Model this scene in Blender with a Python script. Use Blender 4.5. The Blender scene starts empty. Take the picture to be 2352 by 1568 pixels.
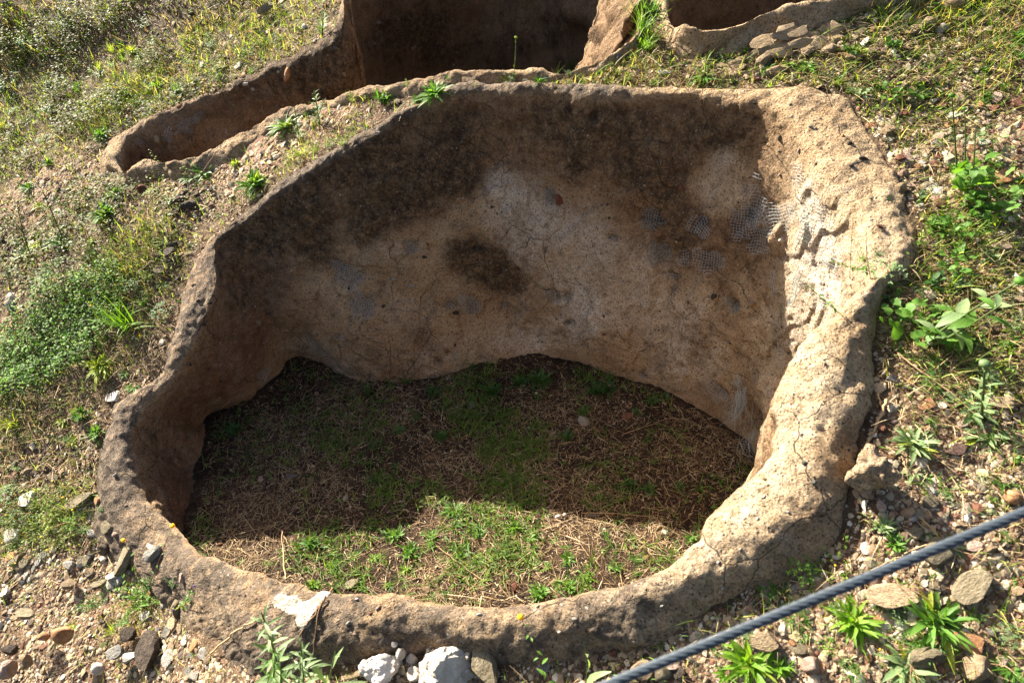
import bpy, math, random
import numpy as np
from mathutils import Vector, Matrix
from mathutils.bvhtree import BVHTree

# ------------------------------------------------------------------ camera, light, exposure
S = bpy.context.scene
COL = S.collection
PITCH = math.radians(41.0)
CAMZ = 1.55
cam_d = bpy.data.cameras.new('camera'); cam = bpy.data.objects.new('camera', cam_d); COL.objects.link(cam)
cam.location = (0, 0, CAMZ); cam.rotation_euler = (math.pi/2 - PITCH, 0, 0)
cam_d.sensor_width = 36; cam_d.lens = 36*1600/2352
cam_d.clip_start = .05; cam_d.clip_end = 600
cam_d.dof.use_dof = True; cam_d.dof.focus_distance = 2.7; cam_d.dof.aperture_fstop = 6
S.camera = cam
SUN_AZ, SUN_EL = math.radians(138), math.radians(29.5)
W = bpy.data.worlds.new('World'); S.world = W; W.use_nodes = True
nt = W.node_tree; bg = nt.nodes['Background']
sky = nt.nodes.new('ShaderNodeTexSky'); sky.sky_type = 'NISHITA'; sky.sun_disc = False
sky.sun_elevation = SUN_EL; sky.sun_rotation = math.pi/2 - SUN_AZ
sky.air_density = .75; sky.dust_density = 3.0; sky.ozone_density = 0
nt.links.new(sky.outputs[0], bg.inputs[0]); bg.inputs[1].default_value = 0.052
sd = bpy.data.lights.new('sun', 'SUN'); sun = bpy.data.objects.new('sun', sd); COL.objects.link(sun)
sd.energy = 5.0; sd.angle = math.radians(.53); sd.color = (1, .93, .80)
tosun = Vector((math.cos(SUN_AZ)*math.cos(SUN_EL), math.sin(SUN_AZ)*math.cos(SUN_EL), math.sin(SUN_EL)))
sun.rotation_euler = tosun.to_track_quat('Z', 'Y').to_euler()
sun.location = tosun*30
S.view_settings.view_transform = 'Standard'; S.view_settings.look = 'None'
S.view_settings.exposure = 2.22; S.view_settings.gamma = 1; S.view_settings.use_curve_mapping = False
S.cycles.max_bounces = 6; S.cycles.transparent_max_bounces = 4

rng = np.random.default_rng(7)
R = random.Random(11)

# ------------------------------------------------------------------ numpy helpers
def _h(i, j, k, s):
    n = (i*374761393 + j*668265263 + k*2147483647 + s*974634777) & 0xffffffff
    n = ((n ^ (n >> 13))*1274126177) & 0xffffffff
    n = ((n ^ (n >> 16))*2246822519) & 0xffffffff
    return ((n ^ (n >> 15)) & 0xffffff)/float(0xffffff)
def noise(p, f=1.0, s=0):
    p = np.asarray(p, float)*f
    i = np.floor(p).astype(np.int64); t = p - i; t = t*t*(3-2*t)
    x, y, z = i[:, 0], i[:, 1], i[:, 2]
    r = 0
    for a in (0, 1):
        for b in (0, 1):
            for c in (0, 1):
                w = (t[:, 0] if a else 1-t[:, 0])*(t[:, 1] if b else 1-t[:, 1])*(t[:, 2] if c else 1-t[:, 2])
                r = r + w*_h(x+a, y+b, z+c, s)
    return r*2-1
def fbm(p, f=1.0, o=4, s=0, g=.5):
    r = 0; a = 1; n = 0
    for k in range(o):
        r = r + a*noise(p, f*2**k, s+k*17); n += a; a *= g
    return r/n
def worley(p, f, s=0):
    q = np.asarray(p, float)*f; i = np.floor(q).astype(np.int64)
    d1 = np.full(len(q), 9.); d2 = d1.copy(); idv = np.zeros(len(q))
    for a in (-1, 0, 1):
        for b in (-1, 0, 1):
            for c in (-1, 0, 1):
                x, y, z = i[:, 0]+a, i[:, 1]+b, i[:, 2]+c
                dx = x+_h(x, y, z, s)-q[:, 0]; dy = y+_h(x, y, z, s+5)-q[:, 1]; dz = z+_h(x, y, z, s+9)-q[:, 2]
                d = np.sqrt(dx*dx+dy*dy+dz*dz)
                near = d < d1
                d2 = np.where(near, d1, np.minimum(d2, d)); idv = np.where(near, _h(x, y, z, s+13), idv); d1 = np.where(near, d, d1)
    return d1, d2, idv
def xy0(x, y): return np.stack([x, y, np.zeros_like(x)], -1)
def smooth(a, b, x):
    t = np.clip((x-a)/(b-a), 0, 1); return t*t*(3-2*t)
def crclosed(P, n):
    P = np.asarray(P, float); N = len(P); u = np.linspace(0, N, n, endpoint=False); i = u.astype(int); t = (u-i)[:, None]
    a, b, c, d = P[(i-1) % N], P[i % N], P[(i+1) % N], P[(i+2) % N]
    return .5*((2*b)+(c-a)*t+(2*a-5*b+4*c-d)*t*t+(3*b-a-3*c+d)*t**3)
def inpoly(x, y, P):
    x = np.asarray(x); y = np.asarray(y); r = np.zeros(x.shape, bool)
    bb = (x > P[:, 0].min()) & (x < P[:, 0].max()) & (y > P[:, 1].min()) & (y < P[:, 1].max())
    xs, ys = x[bb], y[bb]; q = np.zeros(xs.shape, bool)
    for k in range(len(P)):
        x0, y0 = P[k][:2]; x1, y1 = P[k-1][:2]
        if y0 == y1: continue
        q ^= ((y0 > ys) != (y1 > ys)) & (xs < (x1-x0)*(ys-y0)/(y1-y0)+x0)
    r[bb] = q
    return r

# ------------------------------------------------------------------ photograph <-> place
FP, CX, CY = 1600., 1176., 784.
_f = np.array([0, math.cos(PITCH), -math.sin(PITCH)]); _u = np.array([0, math.sin(PITCH), math.cos(PITCH)])
def rays(px, py):
    a = (np.atleast_1d(px).astype(float)-CX)/FP; b = -(np.atleast_1d(py).astype(float)-CY)/FP
    return a[:, None]*np.array([1., 0, 0]) + b[:, None]*_u + _f
def proj(p):
    q = np.asarray(p, float)-np.array([0, 0, CAMZ]); d = q@_f; d = np.where(d < .05, .05, d)
    return CX+FP*q[..., 0]/d, CY-FP*(q@_u)/d, d
def G(x, y):      # the hillside before any roughness
    xr = np.maximum(0, x-.7)
    gx = .33*x - .25*(xr - .35*(1-np.exp(-xr/.35)))
    yb = np.maximum(0, y-6.5)
    return gx + .30*(y-.9) + .1*(y-1.5) - .12*smooth(-.4, -1.4, x) - .24*smooth(-.5, -1.3, x)*smooth(2.6, 1.3, y) - .12*yb + .25*np.maximum(0, y-3.7)*smooth(.4, -.6, x)
def at(px, py, h=0.0, fn=None):
    fn = fn or G
    d = rays(px, py); h = np.broadcast_to(h, (len(d),)); t = np.linspace(.2, 16, 4000); out = []
    for v, hh in zip(d, h):
        p = v*t[:, None]; z = CAMZ+p[:, 2]-fn(p[:, 0], p[:, 1])-hh
        i = int(np.argmax(z < 0)) if (z < 0).any() else -1
        out.append([p[i, 0], p[i, 1], CAMZ+p[i, 2]])
    return np.array(out)
def blobfield(x, y, blobs):
    """blobs (px, py, rx_px, ry_px, weight) given in the photograph, turned into patches of ground"""
    r = np.zeros(len(x))
    for (px, py, rx, ry, w) in blobs:
        c = at(px, py)[0]; d = proj(c)[2]; dip = (CAMZ-c[2])/math.hypot(c[1], CAMZ-c[2])
        ax = rx*float(d)/FP; ay = ry*float(d)/FP/dip
        e = ((x-c[0])/ax)**2+((y-c[1])/ay)**2
        r = r + w*np.exp(-e)
    return r

# ------------------------------------------------------------------ mesh helpers
def mesh_from(name, V, Fc, mat=None, smooth_=True, attrs=None):
    """V (n,3), Fc (m,3) or (m,4) or list of arrays of both"""
    me = bpy.data.meshes.new(name)
    V = np.asarray(V, np.float32)
    Fs = Fc if isinstance(Fc, list) else [Fc]
    Fs = [np.asarray(f, np.int32) for f in Fs if len(f)]
    nl = sum(f.size for f in Fs); npg = sum(len(f) for f in Fs)
    me.vertices.add(len(V)); me.vertices.foreach_set('co', V.ravel())
    me.loops.add(nl); me.loops.foreach_set('vertex_index', np.concatenate([f.ravel() for f in Fs]))
    me.polygons.add(npg)
    tot = np.concatenate([np.full(len(f), f.shape[1], np.int32) for f in Fs])
    st = np.concatenate([[0], np.cumsum(tot)[:-1]]).astype(np.int32)
    me.polygons.foreach_set('loop_start', st); me.polygons.foreach_set('loop_total', tot)
    me.polygons.foreach_set('use_smooth', np.full(npg, smooth_))
    for k, a in (attrs or {}).items():
        a = np.asarray(a, np.float32)
        if a.ndim == 1:
            t = me.attributes.new(k, 'FLOAT', 'POINT'); t.data.foreach_set('value', a)
        else:
            if a.shape[1] == 3: a = np.concatenate([a, np.ones((len(a), 1), np.float32)], 1)
            t = me.attributes.new(k, 'FLOAT_COLOR', 'POINT'); t.data.foreach_set('color', a.ravel())
    if mat: me.materials.append(mat)
    me.update(calc_edges=True); me.validate()
    return me
def obj(name, me, parent=None, loc=None):
    o = bpy.data.objects.new(name, me); COL.objects.link(o)
    if parent: o.parent = parent
    if loc is not None: o.location = loc
    return o
USED = set()
def tag(o, label=None, cat=None, group=None, kind=None):
    if label: o['label'] = label; USED.add(label)
    if cat: o['category'] = cat
    if group: o['group'] = group
    if kind: o['kind'] = kind
    return o
def empty(name, loc, label, cat, group=None):
    o = obj(name, None, None, loc); o.empty_display_size = .05
    return tag(o, label, cat, group)
def gridfaces(nr, nc, wrap=False):
    i = np.arange(nr-1)[:, None]; j = np.arange(nc if wrap else nc-1)[None, :]; j2 = (j+1) % nc
    return np.stack([i*nc+j+0*i, i*nc+j2, (i+1)*nc+j2, (i+1)*nc+j], -1).reshape(-1, 4)

# ------------------------------------------------------------------ materials
class NT:
    def __init__(s, name):
        s.m = bpy.data.materials.new(name); s.m.use_nodes = True; s.t = s.m.node_tree; s.n = s.t.nodes
        s.b = s.n['Principled BSDF']; s.out = s.n['Material Output']; s.b.inputs['Specular IOR Level'].default_value = .25
        s.geo = s.n.new('ShaderNodeNewGeometry'); s.tc = s.n.new('ShaderNodeTexCoord')
    def l(s, a, b): s.t.links.new(a, b)
    def noise(s, sc, det=4, rough=.55, vec=None, dist=0):
        n = s.n.new('ShaderNodeTexNoise'); n.inputs['Scale'].default_value = sc; n.inputs['Detail'].default_value = det
        n.inputs['Roughness'].default_value = rough; n.inputs['Distortion'].default_value = dist
        s.l(vec or s.geo.outputs['Position'], n.inputs['Vector']); return n.outputs['Fac']
    def vor(s, sc, feat='F1', vec=None, rnd=1.0, out='Distance'):
        n = s.n.new('ShaderNodeTexVoronoi'); n.feature = feat; n.inputs['Scale'].default_value = sc; n.inputs['Randomness'].default_value = rnd
        s.l(vec or s.geo.outputs['Position'], n.inputs['Vector']); return n.outputs[out]
    def ramp(s, fac, stops):
        n = s.n.new('ShaderNodeValToRGB'); s.l(fac, n.inputs[0]); e = n.color_ramp.elements
        while len(e) < len(stops): e.new(.5)
        for k, (p, c) in enumerate(stops):
            e[k].position = p; e[k].color = (c, c, c, 1) if not isinstance(c, tuple) else (*c, 1)
        return n.outputs[0]
    def mix(s, fac, a, b, mode='MIX'):
        n = s.n.new('ShaderNodeMix'); n.data_type = 'RGBA'; n.blend_type = mode
        if isinstance(fac, (int, float)): n.inputs[0].default_value = fac
        else: s.l(fac, n.inputs[0])
        for v, i in ((a, 6), (b, 7)):
            if isinstance(v, tuple): n.inputs[i].default_value = (*v, 1)
            else: s.l(v, n.inputs[i])
        return n.outputs[2]
    def math(s, op, a, b=None, clamp=False):
        n = s.n.new('ShaderNodeMath'); n.operation = op; n.use_clamp = clamp
        for v, i in ((a, 0), (b, 1)):
            if v is None: continue
            if isinstance(v, (int, float)): n.inputs[i].default_value = v
            else: s.l(v, n.inputs[i])
        return n.outputs[0]
    def attr(s, name, out='Fac'):
        n = s.n.new('ShaderNodeAttribute'); n.attribute_name = name; return n.outputs[out]
    def bump(s, h, dist, strength=1.0, prev=None):
        n = s.n.new('ShaderNodeBump'); n.inputs['Distance'].default_value = dist; n.inputs['Strength'].default_value = strength
        s.l(h, n.inputs['Height'])
        if prev: s.l(prev, n.inputs['Normal'])
        return n.outputs[0]
    def done(s, col, rough=.95, normal=None):
        s.l(col, s.b.inputs['Base Color']) if not isinstance(col, tuple) else setattr(s.b.inputs['Base Color'], 'default_value', (*col, 1))
        s.b.inputs['Roughness'].default_value = rough
        if normal: s.l(normal, s.b.inputs['Normal'])
        return s.m

def mat_clay():
    t = NT('clay')
    n1 = t.noise(5, 6, .6); n2 = t.noise(28, 5, .6); n3 = t.noise(140, 4, .65)
    n1 = t.math('ADD', t.math('MULTIPLY', n1, .6), t.math('MULTIPLY', t.noise(19, 6, .7), .4))
    base = t.ramp(n1, [(.3, (.31, .19, .095)), (.45, (.48, .32, .175)), (.58, (.58, .42, .25)), (.74, (.68, .53, .36))])
    red = t.ramp(n2, [(.3, (.17, .085, .048)), (.7, (.27, .15, .085))])
    c = t.mix(t.attr('red'), base, red)
    c = t.mix(t.attr('sand'), c, t.ramp(n2, [(.3, (.44, .31, .175)), (.5, (.60, .46, .30)), (.72, (.72, .60, .43))]))
    pale = t.ramp(n2, [(.3, (.56, .44, .32)), (.5, (.70, .59, .46)), (.7, (.80, .72, .61))])
    c = t.mix(t.attr('pale'), c, pale)
    um = t.ramp(t.math('ADD', t.math('MULTIPLY', n2, .5), t.math('MULTIPLY', t.noise(60, 6, .7), .5)), [(.34, (.10, .058, .03)), (.5, (.26, .16, .085)), (.66, (.42, .27, .15))])
    c = t.mix(t.math('MAXIMUM', t.attr('umber'), t.math('MULTIPLY', t.ramp(t.noise(6.5, 7, .72), [(.47, 0.), (.62, 1.)]), t.math('MULTIPLY', t.attr('crack'), .38))), c, um)
    dk = t.ramp(t.math('ADD', t.math('MULTIPLY', n2, .45), t.math('MULTIPLY', t.noise(75, 6, .75), .55)), [(.34, (.022, .015, .010)), (.46, (.09, .058, .032)), (.55, (.20, .13, .068)), (.66, (.34, .22, .115))])
    dfac = t.math('ADD', t.attr('dark'), t.math('MULTIPLY', t.math('SUBTRACT', t.noise(38, 7, .75), .5), t.math('MULTIPLY', t.attr('spotty'), 2.2)))
    dfac = t.ramp(dfac, [(.2, 0.), (.72, 1.)])
    c = t.mix(dfac, c, dk)
    gr = t.ramp(n2, [(.3, (.075, .058, .042)), (.5, (.17, .13, .095)), (.7, (.29, .22, .155))])
    gfac = t.ramp(t.math('ADD', t.attr('grey'), t.math('MULTIPLY', t.math('SUBTRACT', t.noise(24, 6, .7), .5), 1.5)), [(.35, 0.), (.75, 1.)])
    c = t.mix(t.math('MULTIPLY', gfac, t.ramp(t.attr('grey'), [(0, 0.), (.25, 1.)])), c, gr)
    # speckle of grit and crumbs; dark specks also painted as tiny shaded holes
    v = t.vor(105); rc = t.vor(105, out='Color')
    sep = t.n.new('ShaderNodeSeparateColor'); t.l(rc, sep.inputs[0])
    sp = t.math('MULTIPLY', t.ramp(v, [(.18, 1.), (.34, 0.)]), t.ramp(sep.outputs[0], [(.42, 0.), (.46, 1.)]))
    spc = t.ramp(sep.outputs[1], [(.0, (.045, .03, .02)), (.45, (.09, .06, .04)), (.8, (.28, .20, .14)), (.97, (.50, .44, .36))])
    c = t.mix(t.math('MULTIPLY', sp, .9), c, spc)
    v2 = t.vor(52); rc2 = t.vor(52, out='Color'); sep2 = t.n.new('ShaderNodeSeparateColor'); t.l(rc2, sep2.inputs[0])
    sp2 = t.math('MULTIPLY', t.ramp(v2, [(.16, 1.), (.27, 0.)]), t.ramp(sep2.outputs[0], [(.80, 0.), (.82, 1.)]))
    spc2 = t.ramp(sep2.outputs[1], [(.0, (.06, .04, .03)), (.4, (.16, .10, .07)), (.75, (.28, .21, .15)), (.95, (.55, .5, .44))])
    c = t.mix(t.math('MULTIPLY', sp2, .85), c, spc2)
    c = t.mix(t.math('MULTIPLY', t.attr('dirt_shade'), t.ramp(n3, [(.3, 1.), (.7, .3)])), c, (.07, .045, .028))  # dirt plus painted shade of edges, holes and recesses, mixed into the colour
    c = t.mix(t.math('MULTIPLY', t.ramp(n3, [(.36, 1.), (.56, 0.)]), .75), c, t.mix(1.0, c, (.45, .4, .36), 'MULTIPLY'))
    wf = t.ramp(t.math('ADD', t.attr('white'), t.math('MULTIPLY', t.math('SUBTRACT', t.noise(45, 5, .7), .5), .9)), [(.48, 0.), (.54, 1.)])
    c = t.mix(t.math('MULTIPLY', wf, t.ramp(t.attr('white'), [(.05, 0.), (.2, 1.)])), c, t.mix(t.ramp(t.noise(60, 5, .7), [(.35, 0.), (.6, 1.)]), (.34, .25, .17), (.74, .65, .54)))
    # hairline cracks
    mp = t.n.new('ShaderNodeMixRGB'); mp.inputs[0].default_value = .07
    nn = t.n.new('ShaderNodeTexNoise'); nn.inputs['Scale'].default_value = 9; nn.inputs['Detail'].default_value = 5; t.l(t.geo.outputs['Position'], nn.inputs['Vector'])
    t.l(t.geo.outputs['Position'], mp.inputs[1]); t.l(nn.outputs['Color'], mp.inputs[2])
    cr = t.vor(4.2, 'DISTANCE_TO_EDGE', mp.outputs[0])
    crk = t.ramp(t.math('MULTIPLY', cr, 1.0), [(.002, 1.), (.008, 0.)])
    crk = t.math('MULTIPLY', crk, t.ramp(t.noise(3.3, 3), [(.46, 0.), (.56, 1.)]))
    crk = t.math('MULTIPLY', crk, t.ramp(t.attr('crack'), [(0, 0.), (.5, 1.)]))
    c = t.mix(t.math('MULTIPLY', crk, .75), c, (.045, .028, .018))
    h = t.math('ADD', t.math('MULTIPLY', n3, .5), t.math('MULTIPLY', n2, 1.0))
    b = t.bump(t.noise(16, 7, .75), .035, 1.0)
    b = t.bump(h, .014, 1.0, b)
    pits = t.vor(64); b = t.bump(t.ramp(pits, [(.05, 0.), (.32, 1.)]), .004, .8, b)
    b = t.bump(t.math('SUBTRACT', t.math('MULTIPLY', sp2, 1.), t.math('MULTIPLY', crk, 2.0)), .003, .9, b)
    b = t.bump(sp, .0015, .8, b)
    return t.done(c, .95, b)
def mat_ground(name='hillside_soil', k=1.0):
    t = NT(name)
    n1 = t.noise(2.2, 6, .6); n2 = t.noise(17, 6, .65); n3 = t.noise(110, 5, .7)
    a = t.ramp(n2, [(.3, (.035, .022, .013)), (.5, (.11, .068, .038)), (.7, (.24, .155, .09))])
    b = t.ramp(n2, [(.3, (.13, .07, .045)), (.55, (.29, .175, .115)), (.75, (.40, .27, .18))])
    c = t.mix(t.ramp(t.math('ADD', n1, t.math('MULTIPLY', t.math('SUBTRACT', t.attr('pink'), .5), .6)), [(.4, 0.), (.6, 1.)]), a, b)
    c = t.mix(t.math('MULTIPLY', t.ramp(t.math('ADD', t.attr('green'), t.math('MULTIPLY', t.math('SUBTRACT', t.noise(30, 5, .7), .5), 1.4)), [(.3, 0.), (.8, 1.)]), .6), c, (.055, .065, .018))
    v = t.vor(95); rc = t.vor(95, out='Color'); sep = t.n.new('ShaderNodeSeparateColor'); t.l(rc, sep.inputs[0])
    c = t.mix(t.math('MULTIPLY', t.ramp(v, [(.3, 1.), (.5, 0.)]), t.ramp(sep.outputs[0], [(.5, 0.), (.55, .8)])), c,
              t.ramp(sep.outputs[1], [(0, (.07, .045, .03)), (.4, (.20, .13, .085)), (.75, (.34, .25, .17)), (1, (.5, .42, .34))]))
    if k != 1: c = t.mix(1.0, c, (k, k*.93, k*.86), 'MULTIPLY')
    h = t.math('ADD', t.math('MULTIPLY', n3, .7), n2)
    bm = t.bump(h, .014, 1.0)
    bm = t.bump(t.ramp(v, [(.2, 1.), (.5, 0.)]), .004, .8, bm)
    return t.done(c, .97, bm)
def mat_attrcol(name, rough=.9, transl=0.0, bump=0.0, bscale=120, var=.25):
    """colour comes from the 'col' attribute of the thing itself"""
    t = NT(name); a = t.attr('col', 'Color')
    n = t.noise(bscale*.5, 4, .6)
    c = t.mix(t.ramp(n, [(.3, var), (.7, 0.)]), a, t.mix(1.0, a, (.45, .42, .4), 'MULTIPLY'))
    nb = t.bump(t.noise(bscale, 4, .65), bump, .9) if bump else None
    t.done(c, rough, nb)
    if transl: translucent(t, c, transl)
    return t.m
def translucent(t, c, f):
    tr = t.n.new('ShaderNodeBsdfTranslucent'); mx = t.n.new('ShaderNodeMixShader'); mx.inputs[0].default_value = f
    g = t.mix(1.0, c, (1.5, 1.55, .55), 'MULTIPLY'); t.l(g, tr.inputs[0])
    t.l(t.b.outputs[0], mx.inputs[1]); t.l(tr.outputs[0], mx.inputs[2]); t.l(mx.outputs[0], t.out.inputs[0])
def mat_leaf(name, lo, hi, transl=.45, rough=.55):
    t = NT(name)
    oi = t.n.new('ShaderNodeObjectInfo')
    f = t.math('ADD', t.math('MULTIPLY', t.noise(35, 3), .7), t.math('MULTIPLY', oi.outputs['Random'], .5))
    c = t.ramp(f, [(.25, lo), (.8, hi)])
    t.done(c, rough, t.bump(t.noise(220, 3), .0015, .6)); t.b.inputs['Specular IOR Level'].default_value = .35
    translucent(t, c, transl)
    return t.m
def mat_rock(name, lo, mid, hi, sc=20, strata=0.0, rough=.85):
    t = NT(name); tc = t.tc.outputs['Object']; oi = t.n.new('ShaderNodeObjectInfo')
    ad = t.n.new('ShaderNodeVectorMath'); ad.operation = 'ADD'; t.l(tc, ad.inputs[0])
    cb = t.n.new('ShaderNodeCombineXYZ'); 
    for k in range(3): t.l(t.math('MULTIPLY', oi.outputs['Random'], 7.0*(k+1)), cb.inputs[k])
    t.l(cb.outputs[0], ad.inputs[1]); vec = ad.outputs[0]
    n = t.noise(sc*.06, 6, .65, vec); n2 = t.noise(sc*.35, 5, .7, vec)
    c = t.ramp(t.math('ADD', t.math('MULTIPLY', n, .65), t.math('MULTIPLY', n2, .35)), [(.3, lo), (.5, mid), (.68, hi)])
    c = t.mix(t.math('MULTIPLY', oi.outputs['Random'], .35), c, t.mix(1.0, c, (.55, .5, .46), 'MULTIPLY'))
    h = n2
    if strata:
        mp = t.n.new('ShaderNodeMapping'); mp.inputs['Scale'].default_value = (1, 1, 9); t.l(vec, mp.inputs[0])
        ns = t.noise(sc*.12, 5, .6, mp.outputs[0])
        c = t.mix(t.ramp(ns, [(.38, strata), (.5, 0.)]), c, lo); h = t.math('ADD', n2, t.math('MULTIPLY', ns, 1.5))
    return t.done(c, rough, t.bump(h, .005, 1.0))
def mat_plain(name, col, rough=.6, transl=0):
    t = NT(name); c = t.mix(t.ramp(t.noise(90, 3), [(.3, .3), (.7, 0.)]), col, tuple(v*.6 for v in col)); t.done(c, rough)
    if transl: translucent(t, c, transl)
    return t.m

M_CLAY = mat_clay(); M_GROUND = mat_ground(); M_FLOOR = mat_ground('pit_floor_humus_shade', .30)  # floor soil is dark itself and darkened further to deepen the pit's shade
M_GRAVEL = mat_attrcol('gravel', .9, 0, .002, 160, .5)
M_STRAW = mat_attrcol('dry_straw', .8, .18, 0, 100, .3)
M_GRASS = mat_attrcol('grass_green', .6, .45, 0, 60, .2)
LEAF = {
 'bright': mat_leaf('leaf_bright_green', (.10, .22, .015), (.20, .34, .035), .5),
 'green': mat_leaf('leaf_green', (.06, .15, .018), (.13, .25, .04), .45),
 'grey': mat_leaf('leaf_grey_green', (.10, .17, .06), (.22, .29, .13), .3),
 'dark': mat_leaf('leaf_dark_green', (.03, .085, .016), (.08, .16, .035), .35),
 'yellow': mat_leaf('leaf_yellow_green', (.18, .25, .025), (.33, .38, .05), .5),
}
ROCK = {
 'white': mat_rock('quartz_white', (.26, .19, .13), (.58, .52, .44), (.80, .78, .74), 60),
 'pale': mat_rock('slate_pale', (.30, .27, .22), (.46, .42, .36), (.60, .56, .50), 50, .4),
 'grey': mat_rock('slate_grey', (.11, .105, .09), (.20, .19, .165), (.33, .31, .27), 50, .5),
 'olive': mat_rock('slate_olive', (.12, .095, .055), (.23, .19, .12), (.36, .30, .20), 50, .5),
 'tan': mat_rock('sandstone_tan', (.20, .135, .075), (.36, .26, .155), (.50, .39, .26), 50, .35),
 'orange': mat_rock('stone_orange', (.20, .085, .035), (.40, .20, .09), (.58, .40, .25), 50),
 'red': mat_rock('stone_red_brown', (.10, .04, .025), (.22, .09, .055), (.34, .17, .11), 50, .3),
 'purple': mat_rock('slate_purple_brown', (.055, .03, .025), (.12, .07, .055), (.22, .15, .12), 50, .5),
 'pink': mat_rock('stone_pinkish', (.28, .17, .12), (.45, .31, .24), (.66, .55, .46), 50, .2),
 'dark': mat_rock('shale_dark', (.03, .022, .016), (.075, .055, .04), (.15, .115, .08), 50, .5),
}
M_YELLOW = mat_plain('flower_yellow', (.85, .52, .01), .6, .2)
M_STEM = mat_plain('stem_green', (.10, .14, .045), .6, .2)
M_STEMR = mat_plain('stem_reddish', (.16, .07, .045), .6, .1)
M_TWIG = mat_plain('twig_dry', (.38, .25, .13), .85)
M_TWIGD = mat_plain('twig_brown', (.20, .12, .07), .85)
M_MESH = mat_plain('fibreglass_thread', (.42, .45, .45), .5)
M_MESHT = mat_plain('fibreglass_thread_teal', (.20, .31, .33), .5)
M_CABLE = mat_plain('steel_cable_blue_grey', (.048, .062, .078), .5)
M_POST = mat_plain('steel_post', (.25, .25, .25), .5)
M_PURPLEF = mat_plain('flower_violet', (.12, .05, .35), .6, .2)

# ------------------------------------------------------------------ the pits: stations taken around each rim (outer foot, inner edge, wall foot)
def floor1(x, y): return -.60 + .1*x + .012*fbm(xy0(x, y), 3, 3, 91) + .006*fbm(xy0(x, y), 14, 3, 92)
_fl = lambda x, y: -.60+.1*x
ST1 = [  # A (outer foot), B (inner edge), C (wall foot) or None where the near rim hides it, rim height
 ((225,1170),(335,1130),(458,1150),.05), ((232,1060),(308,1040),(462,1060),.05), ((246,1000),(312,985),(474,1010),.045),
 ((273,927),(338,930),(482,958),.04), ((369,859),(400,862),(540,935),.02), ((393,790),(441,792),(600,915),.03),
 ((413,722),(475,722),(640,870),.035), ((431,653),(499,655),(672,832),.035), ((461,585),(516,585),(720,840),.03), ((478,551),(540,560),(780,865),.02),
 ((535,505),(600,520),(860,885),.015), ((640,425),(690,450),(940,872),.015), ((740,362),(790,388),(1010,862),.015), ((850,298),(900,325),(1100,852),.015),
 ((960,243),(985,272),(1200,832),.018), ((1080,199),(1090,238),(1290,842),.02), ((1250,197),(1250,242),(1400,875),.02), ((1400,203),(1400,250),(1500,912),.015),
 ((1550,203),(1550,248),(1610,955),.015), ((1700,200),(1695,243),(1700,1012),.015), ((1830,203),(1722,256),(1724,1030),.015), ((1940,218),(1840,300),(1730,1040),.012),
 ((1995,290),(1890,385),(1735,1050),.012), ((2060,400),(1945,470),(1738,1058),.015), ((2100,500),(1985,560),(1741,1066),.02), ((2095,590),(2012,640),(1744,1074),.025),
 ((2030,690),(1938,701),(1748,1084),.05), ((2010,770),(1870,762),None,.06), ((2005,850),(1812,826),None,.055), ((2000,940),(1790,910),None,.058), ((1985,1040),(1783,995),None,.058),
 ((1955,1160),(1750,1068),None,.058), ((1890,1270),(1645,1165),None,.058), ((1740,1345),(1600,1250),None,.055), ((1590,1430),(1500,1320),None,.055), ((1430,1490),(1370,1360),None,.058),
 ((1260,1522),(1230,1388),None,.06), ((1080,1530),(1100,1397),None,.06), ((860,1520),(960,1378),None,.06), ((690,1540),(860,1362),None,.065), ((560,1535),(750,1356),None,.065),
 ((440,1460),(620,1322),None,.055), ((390,1385),(540,1295),None,.05), ((300,1315),(462,1270),None,.03), ((232,1250),(405,1205),None,.035)]
def build_stations(ST, floorfn, wallin, hB=.035, pull=None):
    A, B, C, H = [], [], [], []
    for a, b, c, h in ST:
        A.append(np.array(a) if len(a) == 3 else at(*a)[0])
        B.append(np.array(b) if len(b) == 3 else at(*b, h=min(hB, h))[0])
        H.append(h)
    A, B = np.array(A), np.array(B)
    for k in (pull or {}): B[k] = A[k]+(B[k]-A[k])*pull[k]
    cen = B[:, :2].mean(0)
    for k, (a, b, c, h) in enumerate(ST):
        if c is None or isinstance(c, float):
            d = cen-B[k, :2]; d /= np.linalg.norm(d); x, y = B[k, :2]+d*(wallin if c is None else c); C.append([x, y, float(floorfn(np.array(x), np.array(y)))])
        elif len(c) == 3: C.append(list(c))
        else: C.append(list(at(*c, fn=floorfn)[0]))
    return A, B, np.array(C), np.array(H)
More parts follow.
